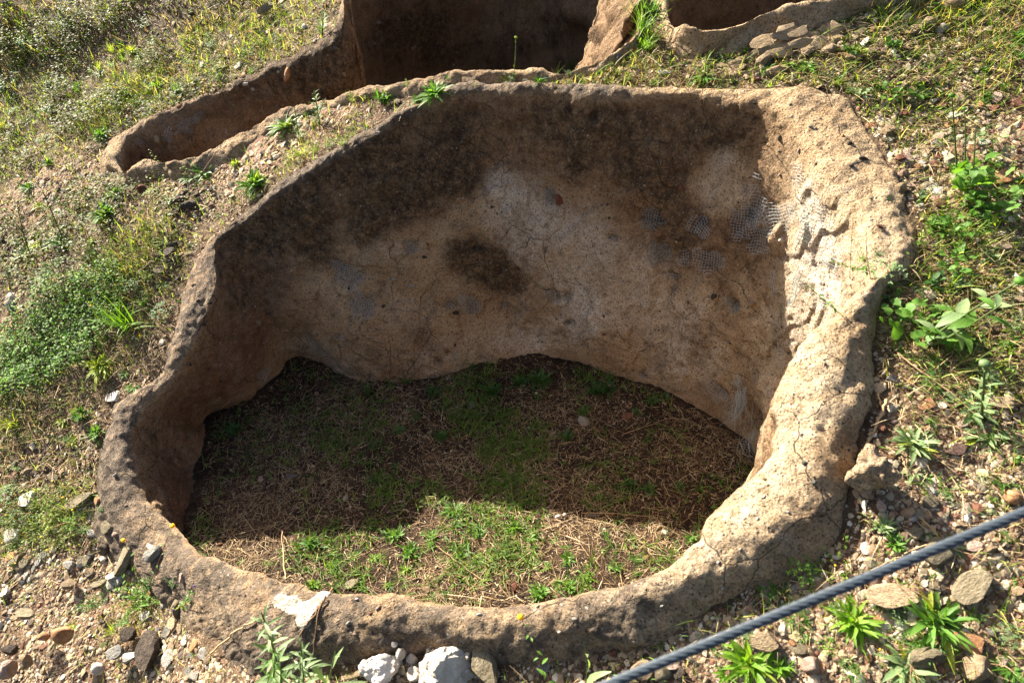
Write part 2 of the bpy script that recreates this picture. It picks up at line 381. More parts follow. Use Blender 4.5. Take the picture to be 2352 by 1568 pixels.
def loft(A, B, C, H, colsp, nr, nw, dense=6000):
    a, b, c = crclosed(A, dense), crclosed(B, dense), crclosed(C, dense); h = crclosed(H[:, None], dense)[:, 0]
    m = (a+b)*.5; L = np.concatenate([[0], np.cumsum(np.linalg.norm(np.roll(m, -1, 0)-m, axis=1))])
    n = int(L[-1]/colsp); idx = np.searchsorted(L[:-1], np.linspace(0, L[-1], n, endpoint=False)); idx = np.clip(idx, 0, dense-1)
    a, b, c, h = a[idx], b[idx], c[idx], np.maximum(h[idx], .005)
    out = a-b; out[:, 2] = 0; out /= np.maximum(np.linalg.norm(out, axis=1), 1e-6)[:, None]
    rows = [a+out*.05+[0, 0, -.13], a+out*.03+[0, 0, -.06], a+out*.012+[0, 0, -.02]]
    for t in np.linspace(0, 1, nr):
        p = a+(b-a)*t; p[:, 2] += h*(max(0, math.sin(math.pi*t))**.7); rows.append(p)
    for s in np.linspace(0, 1, nw)[1:]:
        q = 1-(1-s)**1.0
        p = b+(c-b)*q
        lean = math.sin(math.pi*s)*.0
        p[:, :2] += out[:, :2]*lean
        rows.append(p)
    rows.append(c+[0, 0, -.08])
    g = np.array(rows)                       # (rows, n, 3)
    k = np.array([1, 4, 7, 9, 7, 4, 1.]); k /= k.sum()
    for _ in range(2):                       # round the edge between rim and wall
        pad = np.concatenate([g[:1]]*3+[g]+[g[-1:]]*3, 0)
        gs = sum(k[i]*pad[i:i+len(g)] for i in range(7))
        w = np.zeros(len(g)); w[2:3+nr+14] = 1; w[2] = .3
        g = g*(1-w[:, None, None])+gs*w[:, None, None]
    return g, out
def gnormals(g):
    du = np.roll(g, -1, 1)-np.roll(g, 1, 1); dv = np.gradient(g, axis=0)
    n = np.cross(du, dv); n /= np.maximum(np.linalg.norm(n, axis=2), 1e-9)[..., None]
    return n
A1, B1, C1, H1 = build_stations(ST1, _fl, -.03, pull={**{k: .75 for k in (8, 19, 20)}, **{k: .45 for k in range(9, 19)}})
g1, out1 = loft(A1, B1, C1, H1, .0072, 30, 150)

BX, BY = 4.6, 0
def floor2(x, y): return -.95+.2*x+.0*y
def wp(x, y, dz=0.): return (x, y, float(G(np.array(x), np.array(y)))+dz)
ST2 = [
 ((236,393),(294,398),.03,.03), ((236,355),(276,362),.03,.03), ((254,322),(285,338),.03,.025), ((297,297),(328,318),.03,.025), ((369,268),(403,285),.04,.025),
 ((424,238),(458,257),.05,.02), ((513,202),(547,217),.05,.02), ((600,160),(625,182),.06,.02), ((700,118),(718,145),.08,.02), ((758,84),(788,108),.08,.02),
 ((779,42),(806,50),.08,.02), ((779,0),(806,0),.08,.02), ((774,-60),(802,-55),.08,.02),
 (wp(-1.35, 5.1), wp(-1.28, 5.0), .12, .02), (wp(-1.0, 5.9), wp(-.95, 5.75), .15, .02), (wp(-.2, 6.1), wp(-.2, 5.95), .2, .02), (wp(.45, 5.5), wp(.38, 5.4), .15, .02),
 (wp(.72, 4.6), wp(.62, 4.55), .25, .02), ((1490,-50),(1462,-60),.62,.02), ((1488,0),(1466,0),.56,.02), ((1486,45),(1468,45),.46,.02), ((1476,98),(1452,86),.34,.02),
 ((1440,128),(1425,110),.2,.02), ((1375,166),(1356,147),.06,.015), ((1290,186),(1288,164),.04,.01), ((1240,186),(1237,168),.04,.01), ((1117,184),(1117,166),.04,.01),
 ((1040,192),(1032,171),.04,.01), ((985,206),(980,185),.04,.01), ((912,217),(902,195),.04,.01), ((838,232),(830,209),.04,.01), ((785,247),(775,226),.04,.01),
 ((695,268),(683,243),.03,.012), ((630,298),(615,270),.03,.015), ((570,338),(547,301),.03,.02), ((515,372),(495,335),.03,.025), ((455,395),(444,362),.03,.03),
 ((400,408),(393,372),.03,.035), ((350,408),(338,368),.03,.035), ((318,425),(308,378),.02,.035), ((275,428),(300,392),.02,.03)]
A2, B2, C2, H2 = build_stations(ST2, floor2, .05, .03, {k: .6 for k in range(3, 13)})
g2, out2 = loft(A2, B2, C2, H2, .011, 18, 90)
def floor3(x, y): return -.5+.1*x
ST3 = [
 (wp(.66, 4.2), wp(.75, 4.2), .05, .02), (wp(.69, 3.8), wp(.77, 3.8), .05, .02), ((1508,-60),(1532,-60),.05,.02), ((1508,0),(1533,0),.05,.02), ((1512,40),(1540,38),.05,.02), ((1530,88),(1552,66),.05,.02),
 ((1562,116),(1582,86),.04,.055), ((1622,122),(1622,91),.04,.055), ((1692,112),(1682,76),.04,.055), ((1762,92),(1742,50),.04,.055), ((1850,72),(1832,30),.04,.055),
 ((1965,46),(1950,14),.04,.055), ((2060,18),(2035,-2),.04,.055), ((2170,-12),(2140,-25),.04,.02), ((2290,-60),(2260,-70),.04,.02),
 (wp(2.6, 4.0), wp(2.5, 4.05), .1, .02), (wp(2.3, 4.9), wp(2.2, 4.8), .1, .02), (wp(1.3, 5.0), wp(1.35, 4.9), .1, .02)]
A3, B3, C3, H3 = build_stations(ST3, floor3, .05, .03)
g3, out3 = loft(A3, B3, C3, H3, .012, 18, 80)

def bvh_grid(g, wrap=True, step=3):
    q = g[:, ::step] if wrap else g
    V = q.reshape(-1, 3); Fc = gridfaces(q.shape[0], q.shape[1], wrap)
    return BVHTree.FromPolygons(V.tolist(), Fc.tolist())
CAMV = Vector((0, 0, CAMZ))
def hit(bv, px, py):
    d = Vector(rays(px, py)[0]).normalized(); r = bv.ray_cast(CAMV, d)
    return (np.array(r[0]), np.array(r[1])) if r[0] is not None else (None, None)

BV1c = bvh_grid(g1); BV2c = bvh_grid(g2)
def blobs3(p, bv, L):
    r = np.zeros(len(p))
    for (px, py, rad, w) in L:
        c, _ = hit(bv, px, py)
        if c is None: continue
        rm = rad*float(proj(c)[2])/FP
        r += w*np.exp(-((p-c)**2).sum(1)/rm**2)
    return r

def finish_pit(g, out, nr, dark, pale, red, greyfn, lumps, bv, seed, upper=.3, pock=1.0, amp=1.0, recess=(), rimdark=()):
    nrows, n, _ = g.shape; p = g.reshape(-1, 3); N = gnormals(g)
    # normals point out of the earth: the rim top must point up
    if N[3+nr//2, :, 2].mean() < 0: N = -N
    N = N.reshape(-1, 3)
    row = np.repeat(np.arange(nrows), n).astype(float); sw = np.clip((row-(3+nr))/(nrows-4-nr), 0, 1); isw = smooth(3+nr-6, 3+nr+6, row)
    d = .026*fbm(p, 3.2, 3, seed)*(.5+.5*isw) + (.009+.006*isw)*fbm(p, 11, 4, seed+3) + .0035*fbm(p, 48, 3, seed+7)
    d *= amp
    if seed == 3: d *= 1-.45*isw*smooth(.75, .95, p[:, 0])
    _sm = (lambda q: 1-smooth(.75, .95, q[:, 0])) if seed == 3 else (lambda q: 1.)
    Dk = blobs3(p, bv, dark); up = isw*(1-smooth(upper*.7, upper*1.5, sw+.42*fbm(p, 2.3, 3, seed+20)+.2*fbm(p, 8, 4, seed+21)))
    if seed == 3: up *= (1-.85*smooth(.78, .95, p[:, 0]))*(1-.6*smooth(-.7, -1.2, p[:, 0]))
    wob = fbm(p, 5, 6, seed+11, .68)*1.5
    plq = np.clip(blobs3(p, bv, pale), 0, 1); up = up*(1-.85*plq)
    umb = np.clip(up*1.0+.4*wob*isw*up+.7*np.clip(Dk, 0, 1), 0, 1)
    darkf = np.clip(np.minimum(Dk*.85, .95) + (.10 if seed == 3 else .22)*up + wob*.6, 0, 1.1)
    d1, d2, idv = worley(p, 26, seed)
    pk = (idv > .62)*np.clip(1-d1/.42, 0, 1)**.6
    d -= pock*pk*(.006+.007*np.clip(darkf, 0, 1))*(.3+.7*isw)
    e1, e2, ide = worley(p, 9, seed+31)
    d -= pock*(ide > .84)*np.clip(1-e1/.25, 0, 1)**.5*.016*(.25+.75*isw)*(.4+.6*(_sm(p)))
    d += (1-isw)*(.006*fbm(p, 38, 3, seed+70)+.011*fbm(p, 9, 4, seed+71))*(1-.5*(seed == 3)*smooth(.5, .9, p[:, 0])*smooth(1.6, 2.2, p[:, 1]))
    d += (ide < .10)*np.clip(1-e1/.3, 0, 1)*.008
    # flaked-off plaster edges: small steps between flat areas
    st = fbm(p, 2.6, 4, seed+40, .55); dirt_shade = isw*(np.exp(-((st-.03)/.012)**2)+np.exp(-((st+.19)/.012)**2)+np.exp(-((st-.23)/.012)**2))*(1-np.clip(darkf, 0, 1)*.7)*smooth(-.1, .25, fbm(p, 2, 2, seed+80)+.12)  # dirty lines along flake edges, painted to stand in for relief shading
    d += isw*.010*(smooth(.02, .035, st)-smooth(-.2, -.185, st)+smooth(.22, .235, st))*(1-.6*np.clip(darkf, 0, 1))
    # rough, grainy crust on the dark part
    d += np.clip(darkf, 0, 1)*(.005*fbm(p, 60, 2, seed+50)+.020*fbm(p, 17, 3, seed+52))
    ou = smooth(3+nr*.75, 3+nr*.1, row); d += ou*(.014*fbm(p*[1, 1, 5], 4, 4, seed+90)+.008*fbm(p*[1, 1, 3], 14, 3, seed+91))
    for (px, py, rad, a_) in lumps:
        c, _n = hit(bv, px, py)
        if c is None: continue
        rm = rad*float(proj(c)[2])/FP; d += a_*np.exp(-((p-c)**2).sum(1)/rm**2)
    for (px, py, rx, ry) in recess:
        c, _n = hit(bv, px, py)
        if c is None: continue
        dd = float(proj(c)[2]); q = p-c; e = (np.hypot(q[:, 0], q[:, 1])/(rx*dd/FP))**2+(q[:, 2]/(ry*dd/FP))**2
        d -= .014*np.exp(-(e*.9)**3); dirt_shade = np.maximum(dirt_shade, 1.7*np.exp(-(e*.9)**2))  # hollow behind the mesh gets its shade painted into the colour
    edge = smooth(0, 3, row)
    P = p + N*(d*edge)[:, None]
    pl = np.clip(blobs3(p, bv, pale)+.35*wob, 0, 1)*isw*(1-np.clip(darkf*1.2, 0, 1)*.6)
    rd = np.clip(blobs3(p, bv, red)+.3*wob, 0, 1)
    gy = greyfn(p, isw, sw)
    rimd = blobs3(p, bv, rimdark)*(1-isw*.6); white = np.clip(blobs3(p, bv, WHITE), 0, 1) if seed == 3 else 0*rd
    P = P+N*(.005*smooth(.45, .6, white+.35*fbm(p, 22, 3, 5)))[:, None]
    at_ = {'umber': umb if seed != 60 else np.clip(umb+.7*smooth(.2, .5, p[:, 0]), 0, 1), 'white': white, 'sand': np.clip((blobs3(p, bv, SAND)+.25*wob)*(1-darkf*.6), 0, 1) if seed == 3 else np.clip((1-darkf)*.3*smooth(0, .5, p[:, 0]), 0, 1), 'dirt_shade': np.clip(dirt_shade*.4+.7*pk*isw*(idv > .8)+.9*isw*(ide > .84)*np.clip(1.3-e1/.2, 0, 1), 0, .92), 'dark': darkf*(.25+.75*isw)+rimd, 'pale': pl, 'red': rd, 'grey': gy, 'spotty': .35+.5*np.clip(darkf, 0, 1), 'crack': .75+.25*isw}  # pock holes also darkened in colour, as shade inside them
    return P.reshape(g.shape), at_
def split_pit(root, P, at_, nr, mat):
    nrows, n, _ = P.shape; cut = 3+nr+3; V = P.reshape(-1, 3)
    def piece(name, r0, r1):
        sl = slice(r0*n, r1*n); Fc = gridfaces(r1-r0, n, True)
        me = mesh_from(name, V[sl]-np.array(root.location), Fc[:, ::-1], mat, True, {k: v[sl] for k, v in at_.items()})
        return obj(name, me, root)
    return piece('rim', 0, cut+1), piece('wall', cut, nrows)

def grey1(p, isw, sw):
    px, py, _ = proj(p)
    x = p[:, 0]
    near = (1-isw)*(.72-.46*smooth(.1, .75, x)+.0*smooth(.3, -.9, x)) + (1-isw)*.35*fbm(p, 4, 4, 77)
    return np.clip(near+isw*.0, 0, 1)
DARK1 = [(1000,385,80,.8),(1060,370,60,.8),(960,430,70,.6),(900,450,70,.7),(840,470,60,.6),(780,390,50,.35),(880,380,60,.5),(1080,430,40,.5),(1250,300,60,.35),(1330,320,60,.6),(1310,390,40,.6),(1350,370,40,.5),
         (1440,390,50,.6),(1480,330,60,.5),(1500,400,50,.6),(1540,440,40,.7),(1580,380,45,.5),(1620,300,60,.5),(1660,330,40,.4),(1400,280,60,.4),(1050,270,50,.4),
         (1080,600,58,.85),(1040,580,40,.6),(1130,620,48,.8),(1165,640,34,.7),(1090,550,40,.5),(700,560,66,.75),(640,540,50,.5),(740,530,50,.6),(560,560,40,.5),(760,600,40,.4),(700,460,50,.6),(640,480,50,.6),(600,520,40,.5),
         (820,790,50,.35),(900,820,60,.4),(970,770,40,.3),(1030,690,50,.3),(1710,300,40,.4),(1735,380,30,.35),(1570,560,30,.3),(1480,780,50,.2),(600,700,50,.3),(560,620,50,.3),(1400,850,40,.3)]
PALE1 = [(1180,450,60,1.),(1140,430,40,.8),(1220,520,60,.9),(1190,560,60,.7),(1300,500,60,.6),(1350,560,60,.6),(1360,720,60,1.),(1310,760,50,.8),(1330,690,40,.7),(1300,640,60,.5),(1180,780,60,.6),(1100,800,50,.4),(1240,790,50,.7),(1650,370,40,.8),(1630,440,40,.7),(1660,340,26,.6),(1690,450,30,.5),(1500,700,110,.3),
         (900,700,70,.25),(980,830,60,.5),(760,830,50,.5),(700,800,40,.4),(1560,780,90,.4),(1450,640,80,.3),(1400,580,80,.4),(1560,830,70,.45),(1890,560,60,1.1),(1860,460,50,1.),(1900,660,50,1.),(1830,750,60,.8),(1850,620,60,.8),(1600,560,60,.3),(1760,1000,50,.7),(1780,900,40,.5)]
RED1 = [(560,760,130,.9),(500,880,110,.9),(420,950,90,.9),(400,1100,90,1.0),(640,620,60,.5),(560,640,90,.7),(430,1180,70,1.),(1640,930,50,.3)]
LUMP1 = [(1760,880,34,.05),(1770,940,26,.03),(1790,545,22,.03),(1740,640,60,.02),(1720,480,60,.015),(690,790,30,-.045),(700,800,18,-.02),(620,720,70,.03),(1140,840,60,.02),(900,860,50,.02),
         (1270,850,40,-.03),(1730,960,22,-.05),(1560,400,18,-.02),(1090,565,10,-.03),(1050,720,12,-.025),(1035,815,13,-.03),(1310,740,10,-.02)]
PATCH1 = [  # torn places where the mesh shows: centre, width, height, tilt, teal?
 (1262,452,32,54,.2,0),(1497,500,74,46,-.1,1),(1405,545,38,15,.2,0),(1512,575,62,60,0,1),(1575,590,34,40,.4,0),(1612,518,44,60,-.3,0),(1628,597,70,70,.1,0),(1703,505,50,105,.05,0),
 (1742,478,42,90,.1,0),(1745,545,70,60,.35,0),(1790,495,80,60,.7,0),(1838,402,22,46,.3,0),(1848,520,34,110,0,1),(1888,485,26,70,.3,0),(1832,660,18,86,.1,1),(1890,690,26,70,.2,0),
 (1776,650,22,58,.3,0),(1272,678,36,40,0,0),(1085,695,42,58,.1,0),(1038,701,40,20,-.5,0),(800,632,88,60,-.4,0),(830,698,74,66,-.4,0),(945,565,36,40,.1,0),(602,860,26,40,-.4,0),
 (1650,898,60,36,-.4,0),(1700,880,20,60,.4,0),(1768,900,22,44,.3,0),(1798,825,14,60,.4,0),(1545,634,34,18,.3,0),(1475,862,26,16,.2,0),(1690,700,26,34,.2,1),(1160,700,30,16,0,1),(785,774,24,12,0,0),(1905,600,30,40,.2,0),(1740,405,20,18,.2,0)]
SAND = [(1850,820,90,1.),(1800,950,80,1.),(1780,1060,90,1.),(1700,1180,80,.9),(1620,1270,80,.8),(1900,720,90,.9),(1980,680,60,.7),(1960,560,100,.7),(1880,450,100,.8),(1840,600,100,1.),(1780,750,80,1.),(1790,350,70,.3),(1520,1350,80,.6),(1400,1400,80,.5),(1250,1400,60,.3),(1900,900,60,.5),(300,1080,40,.4),(320,1200,60,.3),(1500,620,130,.5),(1650,700,120,.5),(1350,620,130,.45),(860,640,100,.4),(1200,850,60,.3),(2050,600,50,.5),(1600,830,100,.4)]
WHITE = [(640,1378,24,.8),(670,1388,26,1.),(705,1400,26,1.),(735,1372,20,.9),(700,1425,22,.8),(745,1362,14,.8),(600,1345,16,.35),(570,1330,12,.4),(460,1450,26,.5),(440,1490,18,.5),(900,1480,26,.35),(860,1500,26,.4),(1080,1470,20,.35),(1185,1395,14,.4)]
RIMD1 = [(520,535,40,.8),(560,508,44,1.2),(620,455,50,1.2),(690,410,50,1.2),(760,368,50,1.1),(840,322,44,1.),(910,285,40,.8),(970,258,30,.5),(500,640,30,.3),(1680,240,30,.3),(1950,330,60,.4),(2000,420,50,.25),(620,1420,60,.4),(820,1450,80,.4),(1010,1460,80,.35),(1880,1180,50,.4),(1950,1000,40,.4),(1800,1290,60,.35),(560,1390,60,.3)]
recess1 = [(a, b, w*.42, h*.42) for a, b, w, h, _, _ in PATCH1 if w > 25 and a < 1760]
P1, at1 = finish_pit(g1, out1, 30, DARK1, PALE1, RED1, grey1, LUMP1, BV1c, 3, upper=.28, recess=recess1, rimdark=RIMD1)
pit1 = empty('clay_lined_pit', B1.mean(0).tolist(), 'large round pit with thick clay rim and patched plaster wall, filling the middle', 'pit')
rim1, wall1 = split_pit(pit1, P1, at1, 30, M_CLAY)
rim1['label'] = 'thick rounded clay rim of the large pit'; wall1['label'] = 'stained plaster wall with cracks inside the large pit'

DARK2 = [(900,80,120,.45),(1000,40,90,.45),(1120,120,120,.35),(760,170,80,.3),(1260,60,80,.3),(700,190,60,.3)]
LUMP2 = [(1335,35,38,.10),(1320,20,26,.05),(1385,85,26,.07),(1415,30,26,.05),(1375,130,18,.04),(350,320,12,.03),(1340,75,26,-.08),(1200,60,90,.04),(900,60,90,.05)]
P2, at2 = finish_pit(g2, out2, 18, DARK2, [(1130,80,60,.3)], [(430,320,90,.8),(600,240,90,.9),(330,350,50,.6),(800,150,200,.6),(1000,100,200,.6)], lambda p, i, s: (1-i)*.45*smooth(1.0, -.2, p[:, 0]), LUMP2, BV2c, 60, upper=.22, amp=1.9, rimdark=[(430,255,50,.35),(500,215,50,.5),(560,190,50,.6),(630,155,60,.7),(700,125,60,.7),(760,90,50,.7),(790,40,50,.5),(700,270,50,.4),(620,300,50,.4)])
pit2 = empty('long_clay_pit', B2.mean(0).tolist(), 'long deep pit behind, narrowing to a rounded tip at upper left', 'pit')
rim2, wall2 = split_pit(pit2, P2, at2, 18, M_CLAY)
P3, at3 = finish_pit(g3, out3, 18, [(1600,40,60,.4)], [], [(1700,30,200,.6)], lambda p, i, s: (1-i)*.12, [], bvh_grid(g3), 90, upper=.3, amp=2.2)
pit3 = empty('dark_clay_pit', B3.mean(0).tolist(), 'shaded pit at the top right edge behind a ragged pale rim', 'pit')
rim3, wall3 = split_pit(pit3, P3, at3, 18, M_CLAY)

def ring(A): return crclosed(A, 260)[:, :2]
RA = [ring(A1), ring(A2), ring(A3)]; RM = [ring((A1*.5+B1*.5)), ring((A2*.5+B2*.5)), ring((A3*.5+B3*.5))]; RB1 = ring(B1)
def inside_pits(x, y, R_=None):
    m = np.zeros(np.shape(x), bool)
    for r in (R_ or RA): m |= inpoly(x, y, r)
    return m

# ------------------------------------------------------------------ ground
def Hg(x, y):
    x = np.asarray(x, float); y = np.asarray(y, float); sh = x.shape; p = xy0(x.ravel(), y.ravel())
    h = G(x.ravel(), y.ravel()) + .022*fbm(p, 1.7, 3, 5) + .014*fbm(p, 6, 3, 6) + .006*fbm(p, 22, 3, 8)
    far = smooth(3.4, 5., y.ravel()); h += far*.07*fbm(p, 1.3, 3, 12)
    return h.reshape(sh)
def axis(parts):
    a = [parts[0][0]]
    for (s, e, d0, d1) in parts:
        x = s
        while x < e - 1e-6:
            f = (x-s)/(e-s); x = min(e, x + d0+(d1-d0)*f); a.append(x)
    return np.array(a)
gx = np.concatenate([-axis([(3.0, 6, .02, .08), (6, 80, .2, 12)])[::-1][:-1], axis([(-3.0, 2.6, .014, .014)]), axis([(2.6, 5, .02, .08), (5, 80, .2, 12)])[1:]])
gy = np.concatenate([-axis([(-.35, 1.2, .015, .06), (1.2, 60, .2, 12)])[::-1][:-1], axis([(.35, 3.6, .0125, .0125), (3.6, 7, .015, .03), (7, 90, .1, 12)])])
X, Y = np.meshgrid(gx, gy); Z = Hg(X, Y)
GREEN = [(300,220,260,120,.5),(60,250,160,160,.6),(1800,150,300,60,.6),(2200,150,200,100,.5),(120,780,140,110,.6),(300,600,160,80,.4),(2200,480,150,200,.4),(100,1180,130,60,.6),(560,120,200,90,.4),(2250,620,140,120,.3),(2150,1450,250,120,.2)]
PINK = [(120,440,200,70,.9),(550,370,160,60,.6),(2150,340,160,70,.8),(230,1420,300,130,.7),(1900,1480,500,130,.8),(2150,1100,200,120,.7),(700,300,200,30,.5),(200,880,160,50,.6),(1350,180,200,15,.5)]
gp = np.stack([X.ravel(), Y.ravel(), Z.ravel()], -1)
pinkv = np.clip(blobfield(gp[:, 0], gp[:, 1], PINK), 0, 1); greenv = np.clip(blobfield(gp[:, 0], gp[:, 1], GREEN), 0, 1)
Fc = gridfaces(len(gy), len(gx))
cc = gp[Fc].mean(1); keep = ~inside_pits(cc[:, 0], cc[:, 1], RM)
me = mesh_from('ground', gp, Fc[keep], M_GROUND, True, {'pink': pinkv, 'green': greenv})
ground = tag(obj('ground', me), 'sloping hillside soil around the pits', None, None, 'structure')

RC1 = crclosed(C1, 200)[:, :2]
def floorF(x, y):
    x = np.asarray(x, float); sh = x.shape; x = x.ravel(); y = np.asarray(y, float).ravel(); dd = np.full(x.shape, 9.)
    for q in RC1: dd = np.minimum(dd, (x-q[0])**2+(y-q[1])**2)
    dd = np.sqrt(dd); w = .5+.9*fbm(xy0(x, y), 2.5, 3, 51)
    return (floor1(x, y)+.075*np.clip(w, .1, 1.5)*np.exp(-dd/.09)+.02*fbm(xy0(x, y), 9, 3, 52)*np.exp(-dd/.2)).reshape(sh)
bx0, bx1, by0, by1 = -1.75, 1.45, .5, 3.1
fx = np.arange(bx0, bx1, .016); fy = np.arange(by0, by1, .016); X, Y = np.meshgrid(fx, fy); Z = floorF(X, Y)
fp = np.stack([X.ravel(), Y.ravel(), Z.ravel()], -1); Fc = gridfaces(len(fy), len(fx)); cc = fp[Fc].mean(1)
RC1 = crclosed(C1, 260)[:, :2]; cen = RC1.mean(0); RC1x = cen+(RC1-cen)*1.08; RC1i = cen+(RC1-cen)*.985
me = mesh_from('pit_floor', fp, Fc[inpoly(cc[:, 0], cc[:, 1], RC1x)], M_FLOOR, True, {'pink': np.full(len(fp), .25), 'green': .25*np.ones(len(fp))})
tag(obj('pit_floor', me), 'earth floor of the large pit', None, None, 'structure')
for nm, fn, gg, RR, lab in (('pit_floor', floor2, g2, ring(C2), 'earth floor of the long pit behind'), ('pit_floor', floor3, g3, ring(C3), 'earth floor of the top right pit')):
    cen_ = RR.mean(0); RRx = cen_+(RR-cen_)*1.05
    fx = np.arange(RRx[:, 0].min(), RRx[:, 0].max(), .05); fy = np.arange(RRx[:, 1].min(), RRx[:, 1].max(), .05); X, Y = np.meshgrid(fx, fy)
    fp_ = np.stack([X.ravel(), Y.ravel(), fn(X, Y).ravel()+.01*fbm(xy0(X.ravel(), Y.ravel()), 5, 3)], -1); Fc = gridfaces(len(fy), len(fx)); cc = fp_[Fc].mean(1)
    tag(obj(nm, mesh_from(nm, fp_, Fc[inpoly(cc[:, 0], cc[:, 1], RRx)], M_GROUND, True, {'pink': np.zeros(len(fp_)), 'green': np.zeros(len(fp_))})), lab, None, None, 'structure')
#@@NEXT
# ------------------------------------------------------------------ finding the surface under a point of the photograph
def _bv(V, Fc): return BVHTree.FromPolygons(V.tolist(), Fc.tolist())
gc = gp[gridfaces(len(gy), len(gx))][:, 0]
kk = keep & (gc[:, 1] > .2) & (gc[:, 1] < 8) & (abs(gc[:, 0]) < 6)
BVG = _bv(gp, gridfaces(len(gy), len(gx))[kk])
BVF = _bv(fp, gridfaces(len(np.arange(by0, by1, .016)), len(np.arange(bx0, bx1, .016))))
BV1 = bvh_grid(P1, True, 1); BV2 = bvh_grid(P2, True, 2); BV3 = bvh_grid(P3, True, 2)
def surf(px, py, which=None):
    d = Vector(rays(px, py)[0]).normalized(); best = None
    for nm, b in (('rim', BV1), ('pit2', BV2), ('pit3', BV3), ('ground', BVG), ('floor', BVF)):
        if which and nm not in which: continue
        r = b.ray_cast(CAMV, d)
        if r[0] is not None and (best is None or r[3] < best[2]): best = (r[0], r[1], r[3], nm)
    if best is None: return Vector(at(px, py)[0]), Vector((0, 0, 1)), 3, 'ground'
    n = best[1]
    if n.dot(d) > 0: n = -n
    return best[0], n, best[2], best[3]
def mpp(p): return float(proj(np.array(p))[2])/FP      # metres per photograph pixel there
GN = Vector((-.33, -.40, 1)).normalized()

# landmarks used to word labels
LM = [(262,912,'the flat white slate left of the rim'),(260,380,"the long pit's rounded tip"),(110,195,'the flat grey stone on the upper left slope'),
 (711,260,'the dark slate between the pits'),(1980,125,'the beige slab on the far grass'),(1487,80,'the tall grass clump between the far pits'),
 (2040,305,'the tan slab beyond the right rim'),(2226,437,'the big broad-leaved clump at right'),(2097,756,'the large broad-leaved plant by the right rim'),
 (1987,1100,'the clay lump on the right rim'),(2196,1033,'the purple-brown slab at right'),(2144,1272,'the olive block under the cable'),(2042,1374,'the big tan slab at lower right'),
 (2227,1354,'the tilted olive slab at lower right'),(1758,1470,'the tan block below the cable'),(2240,1535,'the smooth tan boulder in the lower right corner'),
 (1014,1525,'the big white quartz rock'),(1117,1521,'the leaning brown slab by the quartz'),(148,1457,'the orange-brown round stone at lower left'),
 (100,790,'the clover mat on the left slope'),(294,736,'the tall grass clump left of the rim'),(1339,968,'the pale stone on the shaded floor'),(1285,1187,'the white quartz pebble on the floor'),
 (639,1500,'the tall herb in the foreground'),(328,1367,'the feathery herb at lower left'),(588,414,'the hanging green rosette on the back left rim'),(997,212,'the rosette on the ridge between pits'),
 (656,287,'the pale rosette above the back left rim'),(30,1228,'the white stone at the left edge'),(185,1152,'the long olive slab at left'),(1640,170,'the rosette behind the back rim'),
 (806,1343,'the tan chip by the near rim'),(1305,1282,'the sunlit floor middle'),(905,1227,'the sunlit floor left part'),(2315,1135,'the white and orange stone at right edge'),(236,838,'the bright rosette on the left slope')]
def where(px, py):
    best = []
    for (x, y, ph) in LM:
        d = math.hypot(x-px, y-py)
        if d < 14: continue
        best.append((d, x, y, ph))
    best.sort(); res = []
    for (d, x, y, ph) in best[:4]:
        dx, dy = px-x, py-y
        dr = ('right of' if dx > 0 else 'left of') if abs(dx) > abs(dy) else ('below' if dy > 0 else 'above')
        res.append((('just ' if d < 70 else '' if d < 170 else 'well ')+dr+' '+ph))
    return res
def autolabel(desc, px, py):
    w = where(px, py)
    for extra in ('', 'small ', 'slender ', 'leafy ', 'low ', 'spreading ', 'ragged ', 'lone ', 'thin ', 'sparse ', 'stubby ', 'tiny '):
        for q in w[:2]:
            l = (extra if extra.strip() not in desc else '')+desc+' '+q
            if l not in USED and len(l.split()) <= 16: return l
    for q in w[2:]:
        l = desc+' '+q
        if l not in USED: return l
    return desc+' '+w[0]

# ------------------------------------------------------------------ rocks
def ico(sub):
    bm = __import__('bmesh').new(); __import__('bmesh').ops.create_icosphere(bm, subdivisions=sub, radius=1)
    V = np.array([v.co[:] for v in bm.verts]); Fc = np.array([[v.index for v in f.verts] for f in bm.faces]); bm.free(); return V, Fc
IV3, IF3 = ico(3); IV2, IF2 = ico(2); IV1, IF1 = ico(1)
def rockV(V, seed, flat, rough=.05, ang=10):
    r = np.random.default_rng(seed); V = V.copy()
    for _ in range(ang):
        n = r.normal(size=3)
        if flat < .6: n[2] *= .35
        n /= np.linalg.norm(n); lim = r.uniform(.5, .82); d = V@n; V = np.where((d > lim)[:, None], V-n*(d-lim)[:, None]*.97, V)
    if flat < .6:
        for sgn in (1, -1):
            n = np.array([r.normal()*.12, r.normal()*.12, sgn]); n /= np.linalg.norm(n); d = V@n; lim = .42; V = np.where((d > lim)[:, None], V-n*(d-lim)[:, None]*.93, V)
    V = V*(1+rough*fbm(V+seed, 1.8, 3, seed)[:, None])+.018*fbm(V+seed, 6, 2, seed+1)[:, None]*V
    V[:, 2] *= flat/(.45 if flat < .6 else .75)
    return V/np.abs(V[:, :2]).max()*.5
ROCKME = {}
def rock_mesh(shape, col, k, big=False):
    key = (shape, col, k % 5, big)
    if key not in ROCKME:
        flat = {'slab': .16, 'chip': .2, 'block': .45, 'round': .8, 'rough': .7}[shape]
        sd_ = sum(map(ord, shape))*7+(k % 5)*13
        V = rockV(IV3 if big else IV2, sd_, flat, .16 if shape == 'rough' else .05, 7 if shape == 'slab' else 9)
        me = mesh_from('rock', V, IF3 if big else IF2, ROCK[col], False)
        if shape in ('rough', 'round') : me.polygons.foreach_set('use_smooth', np.full(len(me.polygons), shape == 'round'))
        ROCKME[key] = me
    return ROCKME[key]
